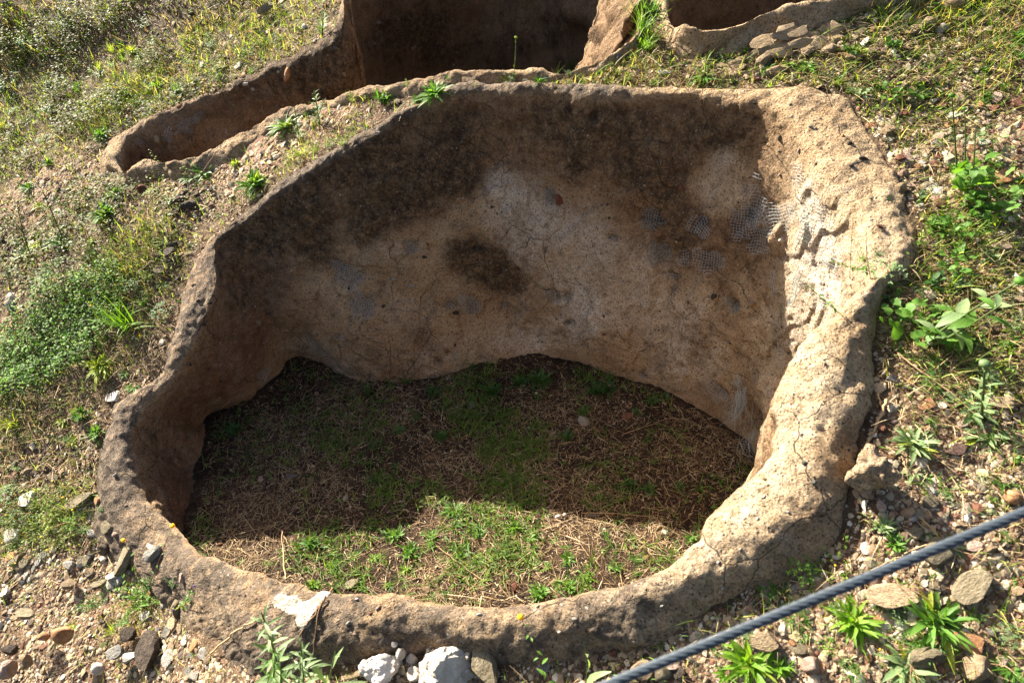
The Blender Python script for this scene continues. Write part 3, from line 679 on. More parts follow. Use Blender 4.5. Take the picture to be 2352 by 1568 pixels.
def put_rock(px, py, w, h, col, shape, label=None, name='stone', group=None, rot=None, tilt=.12, sink=.3, parent=None, which=None):
    p, n, dist, on = surf(px, py, which)
    m = mpp(p); W_ = w*m; D_ = h*m
    view = abs(n.dot((CAMV-p).normalized())); D_ = D_/max(.45, view) if shape in ('slab', 'chip') else D_*1.05
    k = int(px*7+py*3)
    me = rock_mesh(shape, col, k, w > 38)
    o = bpy.data.objects.new(name, me); COL.objects.link(o)
    T = {'slab': .35 if w < 50 else .42, 'chip': .4, 'block': .6, 'round': .8, 'rough': .9}[shape]*min(W_, D_)
    o.scale = (W_, D_, max(T, .004)/{'slab': .17, 'chip': .2, 'block': .45, 'round': .75, 'rough': .7}[shape]*(1.0 if shape in ('slab', 'chip') else .9))
    r_ = R.uniform(-.5, .5) if rot is None else rot
    if on in ('ground', 'floor') and parent is None: n = (n*.3+(GN if on == 'ground' else Vector((0, 0, 1)))*.7).normalized()
    n = (n+Vector((R.uniform(-tilt, tilt), R.uniform(-tilt, tilt), 0))).normalized()
    q = n.to_track_quat('Z', 'Y')
    # keep the stone's long side across the picture
    o.rotation_mode = 'QUATERNION'; xax = q @ Vector((1, 0, 0)); a = math.atan2(xax.cross(Vector((1, 0, 0))).dot(n), xax.dot(Vector((1, 0, 0))))
    from mathutils import Quaternion
    o.rotation_quaternion = Quaternion(n, a+r_) @ q
    if w > 50 and shape == 'slab': sink = .08
    o.location = p + n*T*(.5-sink)
    if parent: o.parent = parent; o.matrix_parent_inverse = Matrix.Translation(-Vector(parent.location))
    else: tag(o, label, name.split('_')[-1], group)
    return o

STONES = [
 (262,912,42,18,'white','slab','flat white slate lying just outside the left rim'),(66,1146,46,24,'white','slab','broad white slate among yellow-flowered herbs at left'),
 (32,1228,40,34,'white','slab','tilted white stone at the left edge above the gravel'),(185,1152,92,18,'olive','slab','long olive-grey slab lying beside the left rim'),
 (127,1097,36,20,'olive','block','small olive-grey wedge of stone above the long slab at left'),(290,1284,44,40,'olive','slab','grey-olive slab tilted against the sandy rim at lower left'),
 (356,1272,52,18,'grey','slab','flat grey slate lying on the lower left rim'),(345,1255,28,10,'white','chip','thin white chip resting behind the flat slate on the rim'),
 (195,1285,46,18,'olive','slab','pale olive slab in the middle of the lower left gravel'),(98,1276,38,16,'grey','slab','grey slate chip at the top of the gravel fan'),
 (148,1457,52,42,'orange','round','orange-brown rounded stone on the lower left gravel'),(102,1464,26,22,'orange','round','smaller orange stone left of the rounded one'),
 (160,1342,46,24,'tan','block','brown blocky stone in the upper gravel at lower left'),(56,1297,42,24,'olive','slab','dark olive slate near the left end of the gravel fan'),
 (338,1414,38,20,'pale','slab','cream triangular slate chip below the feathery herb'),(18,1538,60,44,'pink','rough','rough pinkish lump in the bottom left corner'),
 (60,1520,42,34,'tan','rough','knobbly tan stone beside the bottom left corner lump'),(226,1535,34,28,'white','round','white quartz pebble at the bottom of the gravel'),
 (352,1494,72,50,'dark','slab','big dark slate leaning below the near left rim'),(292,1460,42,34,'dark','rough','dark crumbly rock left of the big dark slate'),(405,1398,44,26,'olive','slab','olive slate wedged at the foot of the rim'),
 (384,1452,40,16,'grey','slab','grey-green flat slate right of the cream chip'),(60,1412,62,18,'olive','slab','long flat slate half buried in the left gravel'),(262,1500,50,26,'grey','slab','grey slate between the orange stone and dark slate'),
 (24,1490,40,24,'dark','block','dark wet-looking stone at the lower left edge'),(35,1420,30,14,'tan','chip','tan chip above the lower left edge stone'),(270,1352,34,12,'olive','slab','narrow olive slate under the tilted slab'),
 (228,1342,44,14,'olive','slab','thin olive slate crossing the gravel middle'),(420,1328,22,12,'pink','chip','pink chip lodged on the lower left rim'),(300,1510,52,20,'pale','chip','pale streaked slate near the bottom edge'),
 (248,1212,44,20,'olive','slab','dark-edged slate lying against the left rim'),(266,1227,24,14,'pink','round','pink pebble beside the dark-edged slate'),(212,1225,38,12,'white','chip','white chip left of the dark-edged slate'),
 (225,1150,20,12,'orange','chip','orange chip at the right end of the long olive slab'),(240,1262,40,14,'dark','slab','brown slate on edge beneath the pink pebble'),
 (30,705,46,26,'grey','rough','grey rock on the bare soil left of the clover'),(28,680,30,12,'pale','chip','pale flat chip near the upper left of the clover'),(243,626,22,18,'grey','round','grey cobble in the scrub left of the rim'),
 (374,786,18,12,'white','chip','white chip between the grass clump and the rim'),(65,600,22,10,'white','chip','small white chip at the far left above the clover'),(180,474,15,8,'white','chip','bright white chip on the pinkish scree'),
 (112,194,28,11,'grey','slab','flat grey stone alone on the upper left slope'),(563,193,18,9,'white','chip','white chip on the long pit far rim'),(548,153,26,10,'white','slab','white slate above the long pit far rim'),
 (582,205,11,7,'pale','chip','small pale chip stuck in the long pit rim'),(466,150,16,10,'pale','chip','pale chip on the middle of the far slope'),(335,189,14,8,'white','chip','white chip by the two green tufts of the far slope'),
 (700,62,18,9,'white','chip','white chip near the top of the far slope'),(620,74,22,9,'pink','chip','pinkish chip high on the far slope'),
 (711,260,42,13,'dark','slab','dark slate on the ridge between the pits'),(866,306,17,10,'white','chip','white chip at the back left rim edge'),(847,255,18,8,'pink','chip','pink chip among the ridge weeds'),
 (1980,126,82,16,'tan','slab','long beige slab lying in the far grass'),(1481,197,42,9,'olive','slab','flat olive slate behind the back rim'),(1527,168,32,13,'pale','slab','pale slate in the grass behind the back rim'),
 (1422,134,26,16,'grey','slab','grey slate on the far pit rim by the tall grass'),(1208,186,20,8,'pale','chip','pale chip on the middle of the narrow ridge'),(1738,183,14,12,'red','block','small red block behind the back rim'),
 (2127,58,52,28,'tan','rough','rough tan rock at the upper right'),(2160,70,44,22,'pale','rough','pale knobbly rock below the rough tan one'),(2095,72,50,18,'tan','slab','tan ledge stone at the upper right'),(2120,190,36,16,'purple','block','purple-brown block in the upper right scree'),
 (2040,304,46,26,'tan','block','tan slab propped beyond the right rim corner'),(2000,290,30,12,'orange','chip','orange chip left of the propped tan slab'),(2042,321,20,9,'white','chip','white chip in front of the propped tan slab'),
 (2180,288,46,12,'orange','slab','long orange shale piece in the right scree'),(2066,432,34,24,'tan','block','rust-topped tan block leaning on the right rim'),(2065,366,32,20,'red','block','red-brown block by the right rim'),
 (2112,375,28,10,'white','slab','white slate under the tall stalks'),(2128,345,40,14,'tan','slab','tan slate in the right scree centre'),(2085,352,24,14,'pink','chip','pink chip between red block and scree centre'),
 (2150,318,42,14,'pink','slab','pinkish flat shale right of the scree centre'),(2260,330,34,14,'pale','chip','pale chip below the far right leafy plants'),(2135,430,38,18,'pale','slab','cream slate left of the broad-leaved clump'),
 (2160,245,30,18,'red','block','red shale block in the upper scree'),(2075,262,34,12,'red','slab','red shale sliver near the back right corner'),(2300,410,50,22,'orange','slab','orange slab at the far right edge'),(2020,520,18,10,'red','block','red pebble on the right rim crest'),
 (2290,568,60,16,'pink','slab','pinkish tan slab in the weeds at right'),(2340,690,30,22,'tan','block','tan stone at the right edge'),(2256,752,42,26,'purple','block','purple-brown stone behind the large broad-leaved plant'),
 (2049,873,42,20,'grey','block','grey stone at the foot of the right rim'),(2090,877,20,14,'orange','block','orange cube-like stone right of the grey one'),(2128,928,46,22,'orange','slab','orange-tan slab beside the right rim foot'),
 (2022,982,26,28,'red','block','upright red stone beside the right rim'),(2014,1016,26,20,'tan','block','tan stone below the upright red one'),(2209,978,36,22,'pink','block','pink and white stone at right'),
 (2114,985,32,13,'orange','chip','orange chip above the grey-leaved rosette'),(2196,1034,66,30,'purple','block','purple-brown slab lying at right'),(2300,925,70,26,'tan','slab','layered tan slab near the right edge'),
 (2023,1160,30,36,'pink','block','pink-white stone tucked under the clay lump'),(2133,1150,50,38,'olive','block','olive-brown block right of the clay lump'),(2144,1126,26,22,'pale','chip','pale triangular stone on the olive-brown block'),
 (2096,1190,26,16,'white','round','white stone with orange side above the cable'),(2322,1138,42,38,'orange','rough','white and orange quartz stone at the right edge'),(2088,1214,16,12,'red','round','small red pebble above the cable'),
 (2098,1226,50,32,'olive','block','olive stone right of the red pebble above the cable'),(2144,1270,88,60,'olive','block','large olive block just under the cable'),(2233,1256,46,24,'pink','slab','pink-white slab under the cable at right'),
 (2322,1234,40,18,'tan','slab','tan slab close to the right edge above the cable'),(2270,1238,22,12,'white','chip','white chip below the cable near the right edge'),
 (2227,1354,120,62,'olive','slab','big tilted olive slab at lower right'),(2042,1374,128,64,'tan','slab','big tan slab at lower right between green rosettes'),(1758,1470,92,50,'tan','block','tan flat-topped block below the cable'),
 (1840,1494,32,32,'olive','block','olive stone right of the tan flat-topped block'),(2222,1472,80,44,'orange','slab','rust-coloured slab behind the corner boulder'),(2242,1538,84,64,'tan','round','big smooth tan boulder in the bottom right corner'),
 (1998,1511,26,18,'red','chip','dark red chip at lower right'),(2130,1512,90,44,'olive','rough','layered olive rock between the lower right plants'),(1862,1530,50,40,'pink','round','pinkish tan boulder at the bottom edge'),
 (1562,1546,44,30,'dark','block','dark stone at the bottom edge left of the bright weed'),(2278,1452,30,24,'grey','round','grey-white pebble at lower right'),(1980,1338,24,18,'grey','round','grey pebble above the big tan slab'),
 (2010,1330,34,22,'pink','rough','knobbly pink stone above the big tan slab'),(1470,1538,76,44,'tan','rough','rough tan rock under the lower end of the cable'),(1524,1546,60,40,'olive','round','olive boulder right of the rough tan rock'),
 (1541,1526,42,22,'pink','block','pink-white stone behind the olive boulder'),(1408,1499,22,16,'red','block','brown pebble below the near rim left of the cable'),(1248,1536,44,24,'grey','slab','pointed grey chip at the foot of the yellow flower'),
 (1283,1537,22,22,'olive','chip','upright olive chip right of the pointed grey one'),(818,1549,80,18,'tan','slab','brown slate strip left of the quartz'),
 (1339,969,31,27,'pale','block','pale stone lying alone on the shaded pit floor'),(1282,1188,22,13,'white','round','white quartz pebble at the floor shadow edge'),(1298,1185,14,12,'white','round','rounder half of the white pebble pair'),
 (1366,1182,36,9,'grey','slab','flat grey sliver right of the white pebbles'),(1398,1135,17,13,'tan','round','tan pebble on the shaded floor'),(806,1343,40,20,'olive','slab','tan chip half hidden behind the near rim'),
 (982,1354,36,18,'tan','block','tan stone on the floor against the near rim'),(1180,1348,22,22,'red','block','rust stone on the sunlit floor'),(1247,1234,16,13,'pink','chip','pinkish chip in the sunlit floor centre'),
 (1528,1222,22,13,'white','chip','white chip on the right of the sunlit floor'),(1083,931,15,20,'grey','chip','upright grey chip on the far shaded floor'),(1440,957,30,18,'red','slab','reddish slab on the far shaded floor'),
 (670,1094,28,9,'grey','slab','grey sliver on the left shaded floor'),(600,1102,18,20,'pink','block','pinkish stone at left of the shaded floor'),(793,1146,15,13,'white','round','white pebble on the shaded floor'),
 (728,905,12,12,'pink','round','pale pebble below the left wall corner'),(1485,1280,14,10,'orange','chip','orange chip on the right of the sunlit floor'),(1012,1155,10,8,'pale','round','tiny pale pebble in the middle of the shadow'),
]
for (px, py, w, h, c_, sh_, lab) in STONES:
    put_rock(px, py, w, h, c_, sh_, lab, 'stone', None, None, .2 if sh_ != 'slab' else .15)
# the lump of clay that has slid off the right rim, and the two quartz rocks
def lump_rock(px, py, w, h, mat, seed, label, cat, sink=.3, which=None, rough=.28, flat=.8, name='rock', attrs=False):
    p, n, d, on = surf(px, py, which); m = mpp(p); V = rockV(ico(5)[0], seed, .8, .30 if attrs else .12, 9 if attrs else 20); Fc = ico(5)[1]
    V = V*np.array([w*m, w*m*.9, h*m*1.15/max(.01, 1)]); V += fbm(V, 22, 4, seed)[:, None]*.012*V/np.maximum(np.linalg.norm(V, axis=1), 1e-6)[:, None]*1.0
    V += fbm(V, 60, 3, seed+4)[:, None]*.004*np.sign(V)+ (V/np.maximum(np.linalg.norm(V, axis=1), 1e-6)[:, None])*(fbm(V, 34, 4, seed+6)[:, None]*.012)
    at_ = {k: np.full(len(V), v) for k, v in dict(umber=0, sand=.2, dark=.12, pale=.1, red=.0, grey=.45, spotty=.4, crack=0, white=0, dirt_shade=0).items()} if attrs else None
    o = obj(name, mesh_from(name, V, Fc, mat, attrs, at_), None, p+Vector((0, 0, 1))*h*m*(.45-sink)); return tag(o, label, cat)
lump_rock(1985, 1115, 100, 92, M_CLAY, 5, 'large pitted clay lump leaning on the outside of the right rim', 'rock', .1, None, attrs=True, name='clay_lump')
lump_rock(880, 1548, 112, 84, ROCK['white'], 9, 'white quartz rock at the bottom edge, left of the pair', 'rock', .42, name='quartz_rock')
lump_rock(1016, 1542, 150, 92, ROCK['white'], 21, 'bigger white quartz rock at the bottom edge, right of the pair', 'rock', .42, name='quartz_rock')
for (px, py, w, h) in ((922,1492,34,34),(950,1512,30,26),(905,1478,18,14),(952,1545,40,34),(985,1490,20,16),(1075,1500,26,22),(1078,1545,36,30),(835,1540,30,24)):
    put_rock(px, py, w, h, 'white', 'rough', autolabel('small white quartz lump', px, py), 'stone')
o = put_rock(1117, 1525, 70, 110, 'olive', 'block', 'brown-olive slab leaning beside the big white quartz rock', 'stone', None, .5, .1, .1)

# layered bedrock showing through the slope
def outcrop(px, py, w, h, col, label, n=9, dip=.25, seed=1, lift=.01, col2='tan'):
    r = random.Random(seed); p, nn, d, on = surf(px, py); m = mpp(p)
    root = empty('bedrock_outcrop', p, label, 'rock outcrop')
    n = n*4; q = GN.to_track_quat('Z', 'Y').to_euler(); strike = r.uniform(-.3, .3)
    for k in range(n):
        a_, rr = r.uniform(0, 6.28), r.random()**.6*.5
        x_, y_ = math.cos(a_)*rr*w*m, math.sin(a_)*rr*h*m*1.9
        if inside_pits(np.array([p.x+x_]), np.array([p.y+y_]))[0]: continue
        me = rock_mesh(r.choice(('slab', 'slab', 'slab', 'rough')), r.choice((col, col, col2)), seed*3+k, False)
        o = obj('rock_layer', me, root); ww = w*m*r.uniform(.07, .26)*(1.15-rr); dd = ww*r.uniform(.25, .6)
        o.scale = (ww, dd, dd*r.uniform(.5, 1.3))
        o.rotation_euler = (q.x*.6+dip*r.uniform(.4, 1.6), -.25+r.uniform(-.3, .3), strike+r.uniform(-.35, .35))
        zz = float(Hg(np.array(p.x+x_), np.array(p.y+y_)))-p.z
        o.location = (x_, y_, zz-.006+lift*(1-rr*2)*r.random())
    return root
outcrop(440, 470, 190, 70, 'purple', 'dark purple layered outcrop on the slope under the hanging rosette', 13, .3, 3, .03, 'dark')
outcrop(390, 590, 150, 110, 'dark', 'grey-brown layered outcrop against the left side of the pit rim', 14, .4, 5, .035, 'olive')
outcrop(335, 425, 120, 46, 'red', "brown splintered outcrop under the long pit's tip", 10, .5, 8, .02)
outcrop(212, 345, 90, 50, 'pink', "pale splintered rock left of the long pit's tip", 8, .5, 9, .02)
outcrop(2262, 1290, 210, 90, 'olive', 'olive layered outcrop at right below the cable', 14, .2, 12, .02)
outcrop(2215, 1195, 190, 50, 'tan', 'brown layered outcrop at right above the cable', 10, .2, 14)
outcrop(1800, 118, 330, 60, 'tan', 'yellowish ledge of bedrock under the far right rim', 20, .6, 16, .07)
outcrop(400, 130, 90, 70, 'olive', 'olive boulders half buried in the far slope', 8, .5, 18, .06)
outcrop(600, 50, 150, 80, 'olive', 'brownish rock ledges at the top of the far slope', 11, .6, 20, .07)
outcrop(60, 1085, 160, 50, 'tan', 'brown crumbling rock on the soil at the left edge', 7, .2, 22)

# ------------------------------------------------------------------ loose gravel and chips
def rocks_np(P, sz, flat, az, cols, N_=None, seed=0):
    T = [rockV(IV1 if False else ico(1)[0], 40+k, .9, .1, 5) for k in range(16)]; T = np.array(T); Fc = ico(1)[1]; nv = T.shape[1]
    r = np.random.default_rng(seed); n = len(P); V = T[r.integers(0, 16, n)].copy()
    V *= np.stack([sz, sz*r.uniform(.55, 1, n), sz*flat], -1)[:, None, :]
    # yaw
    c, s = np.cos(az)[:, None], np.sin(az)[:, None]; x = V[..., 0]*c-V[..., 1]*s; y = V[..., 0]*s+V[..., 1]*c; z = V[..., 2]
    tx, ty = r.normal(0, .25, n)[:, None]+(.33 if N_ is None else N_[0]), r.normal(0, .25, n)[:, None]+(.40 if N_ is None else N_[1])
    z = z+x*tx+y*ty
    V = np.stack([x, y, z], -1)+P[:, None, :]
    F2 = (Fc[None]+(np.arange(n)*nv)[:, None, None]).reshape(-1, 3)
    return V.reshape(-1, 3), F2, np.repeat(cols, nv, 0)
PAL = np.array([(.50,.40,.28),(.40,.29,.18),(.30,.205,.125),(.19,.125,.08),(.15,.12,.075),(.38,.27,.165),(.31,.19,.11),(.22,.10,.06),(.60,.52,.41),(.09,.07,.055),(.30,.25,.17),(.44,.33,.19)])
def palcols(n, wts, r):
    w = np.array(wts, float); w /= w.sum(); c = PAL[r.choice(len(PAL), n, p=w)]
    return c*r.uniform(.75, 1.15, (n, 1))
def scatter(n, dens, ymax=6.0, seed=0, x0=-5.6, x1=4.2, y0=-.3):
    r = np.random.default_rng(seed); k = n*16
    y = y0+(ymax-y0)*r.random(k)**1.2; half = 1.4+1.0*y; x = r.uniform(-1, 1, k)*half; x = np.clip(x, x0, x1)
    z = Hg(x, y); px, py, d = proj(np.stack([x, y, z], -1))
    ok = (px > -1300) & (px < 3700) & (py > -500) & (py < 2700) & ~inside_pits(x, y)
    out_ = ((px < -60) | (px > 2420) | (py < -60) | (py > 1640))
    w = (dens(x, y, px, py)+.16*out_*smooth(-.3, .3, fbm(xy0(x, y), 3, 3, seed+7)))*ok
    ch = r.random(k) < w; x, y, z = x[ch][:n], y[ch][:n], z[ch][:n]
    return np.stack([x, y, z], -1), r
D_GRAV = [(200,1440,360,190,1.6),(60,1330,240,110,1.2),(420,1530,180,90,1.4),(1150,1560,400,60,.8),(130,450,230,80,.9),(560,370,160,50,.5),(130,1120,160,90,.5),(2130,330,160,120,1.3),(2250,450,120,120,.4),
  (1950,1450,420,160,1.),(2180,1120,200,140,.7),(2250,1000,140,90,.5),(700,300,240,36,.4),(2060,900,80,130,.4),(600,160,180,60,.3),(60,680,90,60,.5),(280,1000,60,100,.35),(420,760,30,50,.4),(1300,180,300,14,.4),(2250,230,160,50,.35)]
def dgr(x, y, px, py): return np.clip(blobfield(x, y, D_GRAV)+.06, 0, 1)*(.35+.65*smooth(-.25, .3, fbm(xy0(x, y), 5, 3, 31)))
P_, r = scatter(75000, lambda x, y, px, py: dgr(x, y, px, py)*smooth(0, 1, 2.2/np.maximum(y, .5)), 5.5, 1)
n = len(P_); sz = np.clip(r.lognormal(math.log(.0056), .55, n), .0028, .022)*(.85+.12*P_[:, 1])
P_[:, 2] += sz*.08
V, Fc, cl = rocks_np(P_, sz*1.5, r.uniform(.12, .42, n), r.uniform(0, 6.28, n), palcols(n, (3,3,2.5,2,1.5,2,1,.6,1.5,1,2,2), r), None, 5)
tag(obj('gravel', mesh_from('gravel', V, Fc, M_GRAVEL, False, {'col': cl})), 'loose gravel and shale chips strewn over the slope', None, None, 'stuff')
# bigger loose pieces, each an object of its own
AUTO = [('loose stone on the lower left gravel fan', 'loose stones on the lower left gravel', (10,1270,480,1560), 80, ('pale','tan','olive','tan','grey','pale','orange'), (12,32), ('slab','chip','slab','block')),
 ('loose shale piece on the slope beside the right rim', 'loose shale beside the right rim', (2070,225,2345,480), 56, ('tan','red','pink','orange','pale'), (14,34), ('slab','chip')),
 ('loose stone on the rocky ground at lower right', 'loose stones at lower right', (1600,1280,2345,1560), 56, ('tan','olive','pink','orange','pale','red'), (12,36), ('slab','chip','slab','block')),
 ('loose stone on the ground right of the clay lump', 'loose stones right of the clay lump', (2040,960,2345,1230), 26, ('tan','olive','pink','orange','red'), (12,28), ('slab','chip','block')),
 ('small pale chip on the scree left of the long pit tip', 'pale chips on the left scree', (10,400,360,540), 20, ('pink','pale','white'), (7,14), ('slab','chip')),
 ('small chip on the soil outside the left rim', 'chips outside the left rim', (10,1000,225,1240), 14, ('pale','olive','grey','white'), (9,20), ('slab','chip'))]
for lab, grp, (x0, y0, x1, y1), cnt, cols_, (s0, s1), shp in AUTO:
    c = 0; tries = 0
    while c < cnt and tries < 500:
        tries += 1; px, py = R.uniform(x0, x1), R.uniform(y0, y1)
        p, nn, d, on = surf(px, py)
        if on != 'ground' or inside_pits(np.array([p.x]), np.array([p.y]))[0]: continue
        w = R.uniform(s0, s1)*(.7+.6*R.random()**2); cn = R.choice(cols_); sn = R.choice(shp)
        desc = {'pale': 'cream', 'tan': 'tan', 'olive': 'olive', 'pink': 'pinkish', 'grey': 'grey', 'white': 'white', 'orange': 'orange-brown', 'red': 'red-brown'}[cn]+' '+{'slab': 'flat slate', 'chip': 'thin chip', 'block': 'angular stone', 'round': 'rounded pebble'}[sn]
        put_rock(px, py, w, w*R.uniform(.4, .8), cn, sn, autolabel(desc, px, py), 'stone', grp, R.uniform(-1, 1), .3, .25); c += 1
# pebbles bedded in the clay: parts of the pit
EMB = [(1565,432,16,20,'red'),(1284,460,26,34,'red'),(1728,699,26,20,'tan'),(1640,680,14,18,'dark'),(1305,741,16,12,'grey'),(1046,718,26,14,'dark'),(1790,525,30,34,'tan'),(1795,552,16,14,'white'),
 (905,640,12,9,'pale'),(945,655,14,8,'pale'),(528,616,10,8,'red'),(593,740,16,16,'tan'),(480,845,10,8,'purple'),(975,590,12,9,'dark'),(700,438,12,9,'tan'),(707,420,9,8,'grey'),(520,450,0,0,'red'),(550,735,10,10,'grey'),
 (1120,440,8,8,'pink'),(1115,485,7,7,'tan'),(1395,470,8,8,'purple'),(1400,500,9,7,'dark'),(1600,300,8,8,'tan'),(1650,182,0,0,'red'),(1733,237,12,6,'dark'),(1983,365,26,12,'dark'),(1955,380,12,8,'dark'),
 (1935,313,10,14,'orange'),(1952,330,14,12,'dark'),(1790,318,12,16,'olive'),(1835,345,7,14,'pink'),(1700,368,9,9,'tan'),(1815,240,7,8,'grey'),(1875,375,9,10,'tan'),(2010,455,8,6,'white'),(2000,505,9,5,'white'),
 (1285,1450,10,8,'white'),(1320,1420,14,10,'pale'),(800,1430,14,10,'pale'),(690,1330,9,7,'pale'),(815,1455,10,7,'pink'),(1100,1410,14,8,'white'),(870,1395,14,16,'pink'),(1520,1390,10,7,'white'),(1650,1290,10,8,'white'),(1740,1190,8,7,'white'),
 (1810,1175,9,6,'white'),(1700,1260,8,7,'white'),(1755,1140,10,8,'white'),(1848,1062,18,12,'grey'),(1870,1108,12,12,'grey'),(1890,1290,10,8,'white'),(1660,1350,9,7,'white'),(820,1375,10,8,'white'),(265,1090,12,9,'pale'),
 (290,1160,10,6,'pink'),(505,1250,16,10,'red'),(445,655,12,10,'olive'),(468,745,14,8,'dark'),(480,695,10,8,'dark'),(455,690,10,8,'purple'),(1640,430,6,6,'pale'),(1340,300,8,6,'tan'),(1510,335,7,6,'tan'),(1240,400,6,5,'pale')]
for (px, py, w, h, c_) in EMB:
    if w: put_rock(px, py, w, h, c_, 'round', None, 'embedded_pebble', None, None, .1, .42, pit1, ('rim',))
for k in range(150):
    px, py = R.uniform(430, 2080), R.uniform(230, 1530)
    p, nn, d, on = surf(px, py, ('rim', 'floor'))
    if on != 'rim': continue
    w = R.uniform(4, 10); put_rock(px, py, w, w*R.uniform(.6, 1), R.choice(('tan','grey','dark','pale','red','purple','olive','pink')), 'round', None, 'embedded_pebble', None, None, .1, .42, pit1, ('rim',))
for (px, py, w, h, c_) in ((362,320,20,24,'tan'),(410,245,10,7,'orange'),(660,170,14,46,'orange'),(330,358,12,12,'red'),(520,250,14,10,'red'),(640,165,10,8,'pale'),(770,110,12,8,'grey'),(870,52,16,9,'pale'),(950,110,14,10,'tan'),(1050,120,10,8,'tan'),
  (1035,155,12,10,'olive'),(1042,150,6,5,'white'),(1170,110,8,7,'pale'),(1000,30,12,6,'olive'),(790,170,9,20,'tan'),(900,150,12,7,'olive'),(1225,80,9,6,'tan'),(1120,60,9,7,'pale'),(860,100,10,7,'tan')):
    put_rock(px, py, w, h, c_, 'round', None, 'embedded_pebble', None, None, .1, .42, pit2, ('pit2',))

# ------------------------------------------------------------------ torn places in the plaster: the fibreglass mesh
def tube_np(pts, r, sides=4):
    pts = np.asarray(pts, float); t = np.gradient(pts, axis=0); t /= np.maximum(np.linalg.norm(t, axis=1), 1e-9)[:, None]
    ref = np.array([0, 0, 1.]) if abs(t[0][2]) < .9 else np.array([1., 0, 0]); a = np.cross(t, ref); a /= np.maximum(np.linalg.norm(a, axis=1), 1e-9)[:, None]; b = np.cross(t, a)
    r = np.broadcast_to(r, (len(pts),)); ang = np.arange(sides)/sides*2*math.pi
    V = pts[:, None, :]+r[:, None, None]*(a[:, None, :]*np.cos(ang)[None, :, None]+b[:, None, :]*np.sin(ang)[None, :, None])
    i = np.arange(len(pts)-1)[:, None]*sides; j = np.arange(sides)[None]; j2 = (j+1) % sides
    return V.reshape(-1, 3), np.stack([i+j, i+j2, i+sides+j2, i+sides+j], -1).reshape(-1, 4)
class Acc:
    def __init__(s): s.V = []; s.F4 = []; s.F3 = []; s.C = []; s.n = 0
    def add(s, V, F, c=None):
        V = np.asarray(V); F = np.asarray(F)+s.n; (s.F4 if F.shape[1] == 4 else s.F3).append(F); s.V.append(V); s.n += len(V)
        if c is not None: s.C.append(np.tile(np.asarray(c, float), (len(V), 1)) if np.ndim(c) == 1 else c)
    def mesh(s, name, mat, sm=True):
        f = [np.concatenate(x) for x in (s.F4, s.F3) if x]
        return mesh_from(name, np.concatenate(s.V), f, mat, sm, {'col': np.concatenate(s.C)} if s.C else None)
def mesh_patch(root, bv, px, py, w, h, tilt, teal):
    c, nrm = hit(bv, px, py)
    if c is None: return
    c = Vector(c); n = Vector(nrm); n = n if n.dot(CAMV-c) > 0 else -n
    m = mpp(c); u = Vector((0, 0, 1)).cross(n); u = u.normalized() if u.length > .2 else Vector((1, 0, 0)); v = n.cross(u).normalized()
    view = max(.35, abs(u.dot(Vector((1, 0, 0)))))
    Wm, Hm = w*m/view, h*m*1.25; sp = .0104; acc = Acc(); r = random.Random(int(px+py)); ph = [r.uniform(0, 6.28) for _ in range(6)]
    ca, sa = math.cos(tilt), math.sin(tilt)
    def P(a, b):
        a2 = a*ca-b*sa; b2 = a*sa+b*ca
        q = c+u*a2+v*b2+n*.12; h_ = bv.ray_cast(q, -n, .3)
        if h_[0] is None: return None
        return h_[0]+n*(.004+.006*math.exp(-((a/Wm)**2+(b/Hm)**2)*4))
    def inside(a, b):
        th = math.atan2(b/Hm, a/Wm); rr = math.hypot(a/Wm, b/Hm)*2
        return rr < .82+.16*math.sin(2*th+ph[0])+.14*math.sin(3*th+ph[1])+.1*math.sin(5*th+ph[2])
    for dr in (0, 1):
        L1, L2 = (Hm, Wm) if dr == 0 else (Wm, Hm)
        k = -int(L1/sp/2)-1
        while k*sp < L1/2:
            run = []
            tt = np.arange(-L2/2, L2/2+.004, .005)
            for s_ in tt:
                wv = .0035*math.sin(s_*38+ph[3]+k*.25)+.003*math.sin(s_*90+ph[4])
                a, b = (s_, k*sp+wv) if dr == 0 else (k*sp+wv*.7, s_)
                q = P(a, b) if inside(a, b) else None
                if q is None or s_ == tt[-1]:
                    if len(run) > 2: V_, F_ = tube_np(run, .0005 if dr else .0006, 3); acc.add(V_, F_)
                    run = []
                else: run.append(q[:])
            k += 1
    if acc.V:
        o = obj('mesh_patch', acc.mesh('mesh_patch', M_MESHT if teal else M_MESH), root)
        o.matrix_parent_inverse = Matrix.Translation(-Vector(root.location)); o['kind'] = 'stuff'
for q in PATCH1: mesh_patch(pit1, BV1, *q)
for q in ((425,285,56,22,.5,0),(455,265,50,16,.5,1),(385,312,50,26,.8,0),(320,325,16,26,.2,0),(430,300,20,16,.2,1)): mesh_patch(pit2, BV2, *q)
def frayed(root, px0, py0, px1, py1, cnt, spread, curl, name='frayed_thread'):
    a = surf(px0, py0, ('rim', 'floor'))[0]+Vector((-.01, -.02, 0)); b = surf(px1, py1, ('rim', 'floor'))[0]; acc = Acc()
    for k in range(cnt):
        e = b+Vector((R.gauss(0, spread), R.gauss(0, spread), abs(R.gauss(0, spread*.6)))); s0 = a+Vector((R.gauss(0, .008), R.gauss(0, .008), R.gauss(0, .012))); md = (s0+e)/2+Vector((R.gauss(-.02, curl), R.gauss(-.03, curl), R.gauss(.0, curl)))
        pts = [(s0*(1-t)**2+md*2*t*(1-t)+e*t*t)[:] for t in np.linspace(0, 1, 9)]
        V_, F_ = tube_np(pts, .0005, 3); acc.add(V_, F_)
    o = obj(name, acc.mesh(name, M_MESH), root); o.matrix_parent_inverse = Matrix.Translation(-Vector(root.location)); o['kind'] = 'stuff'
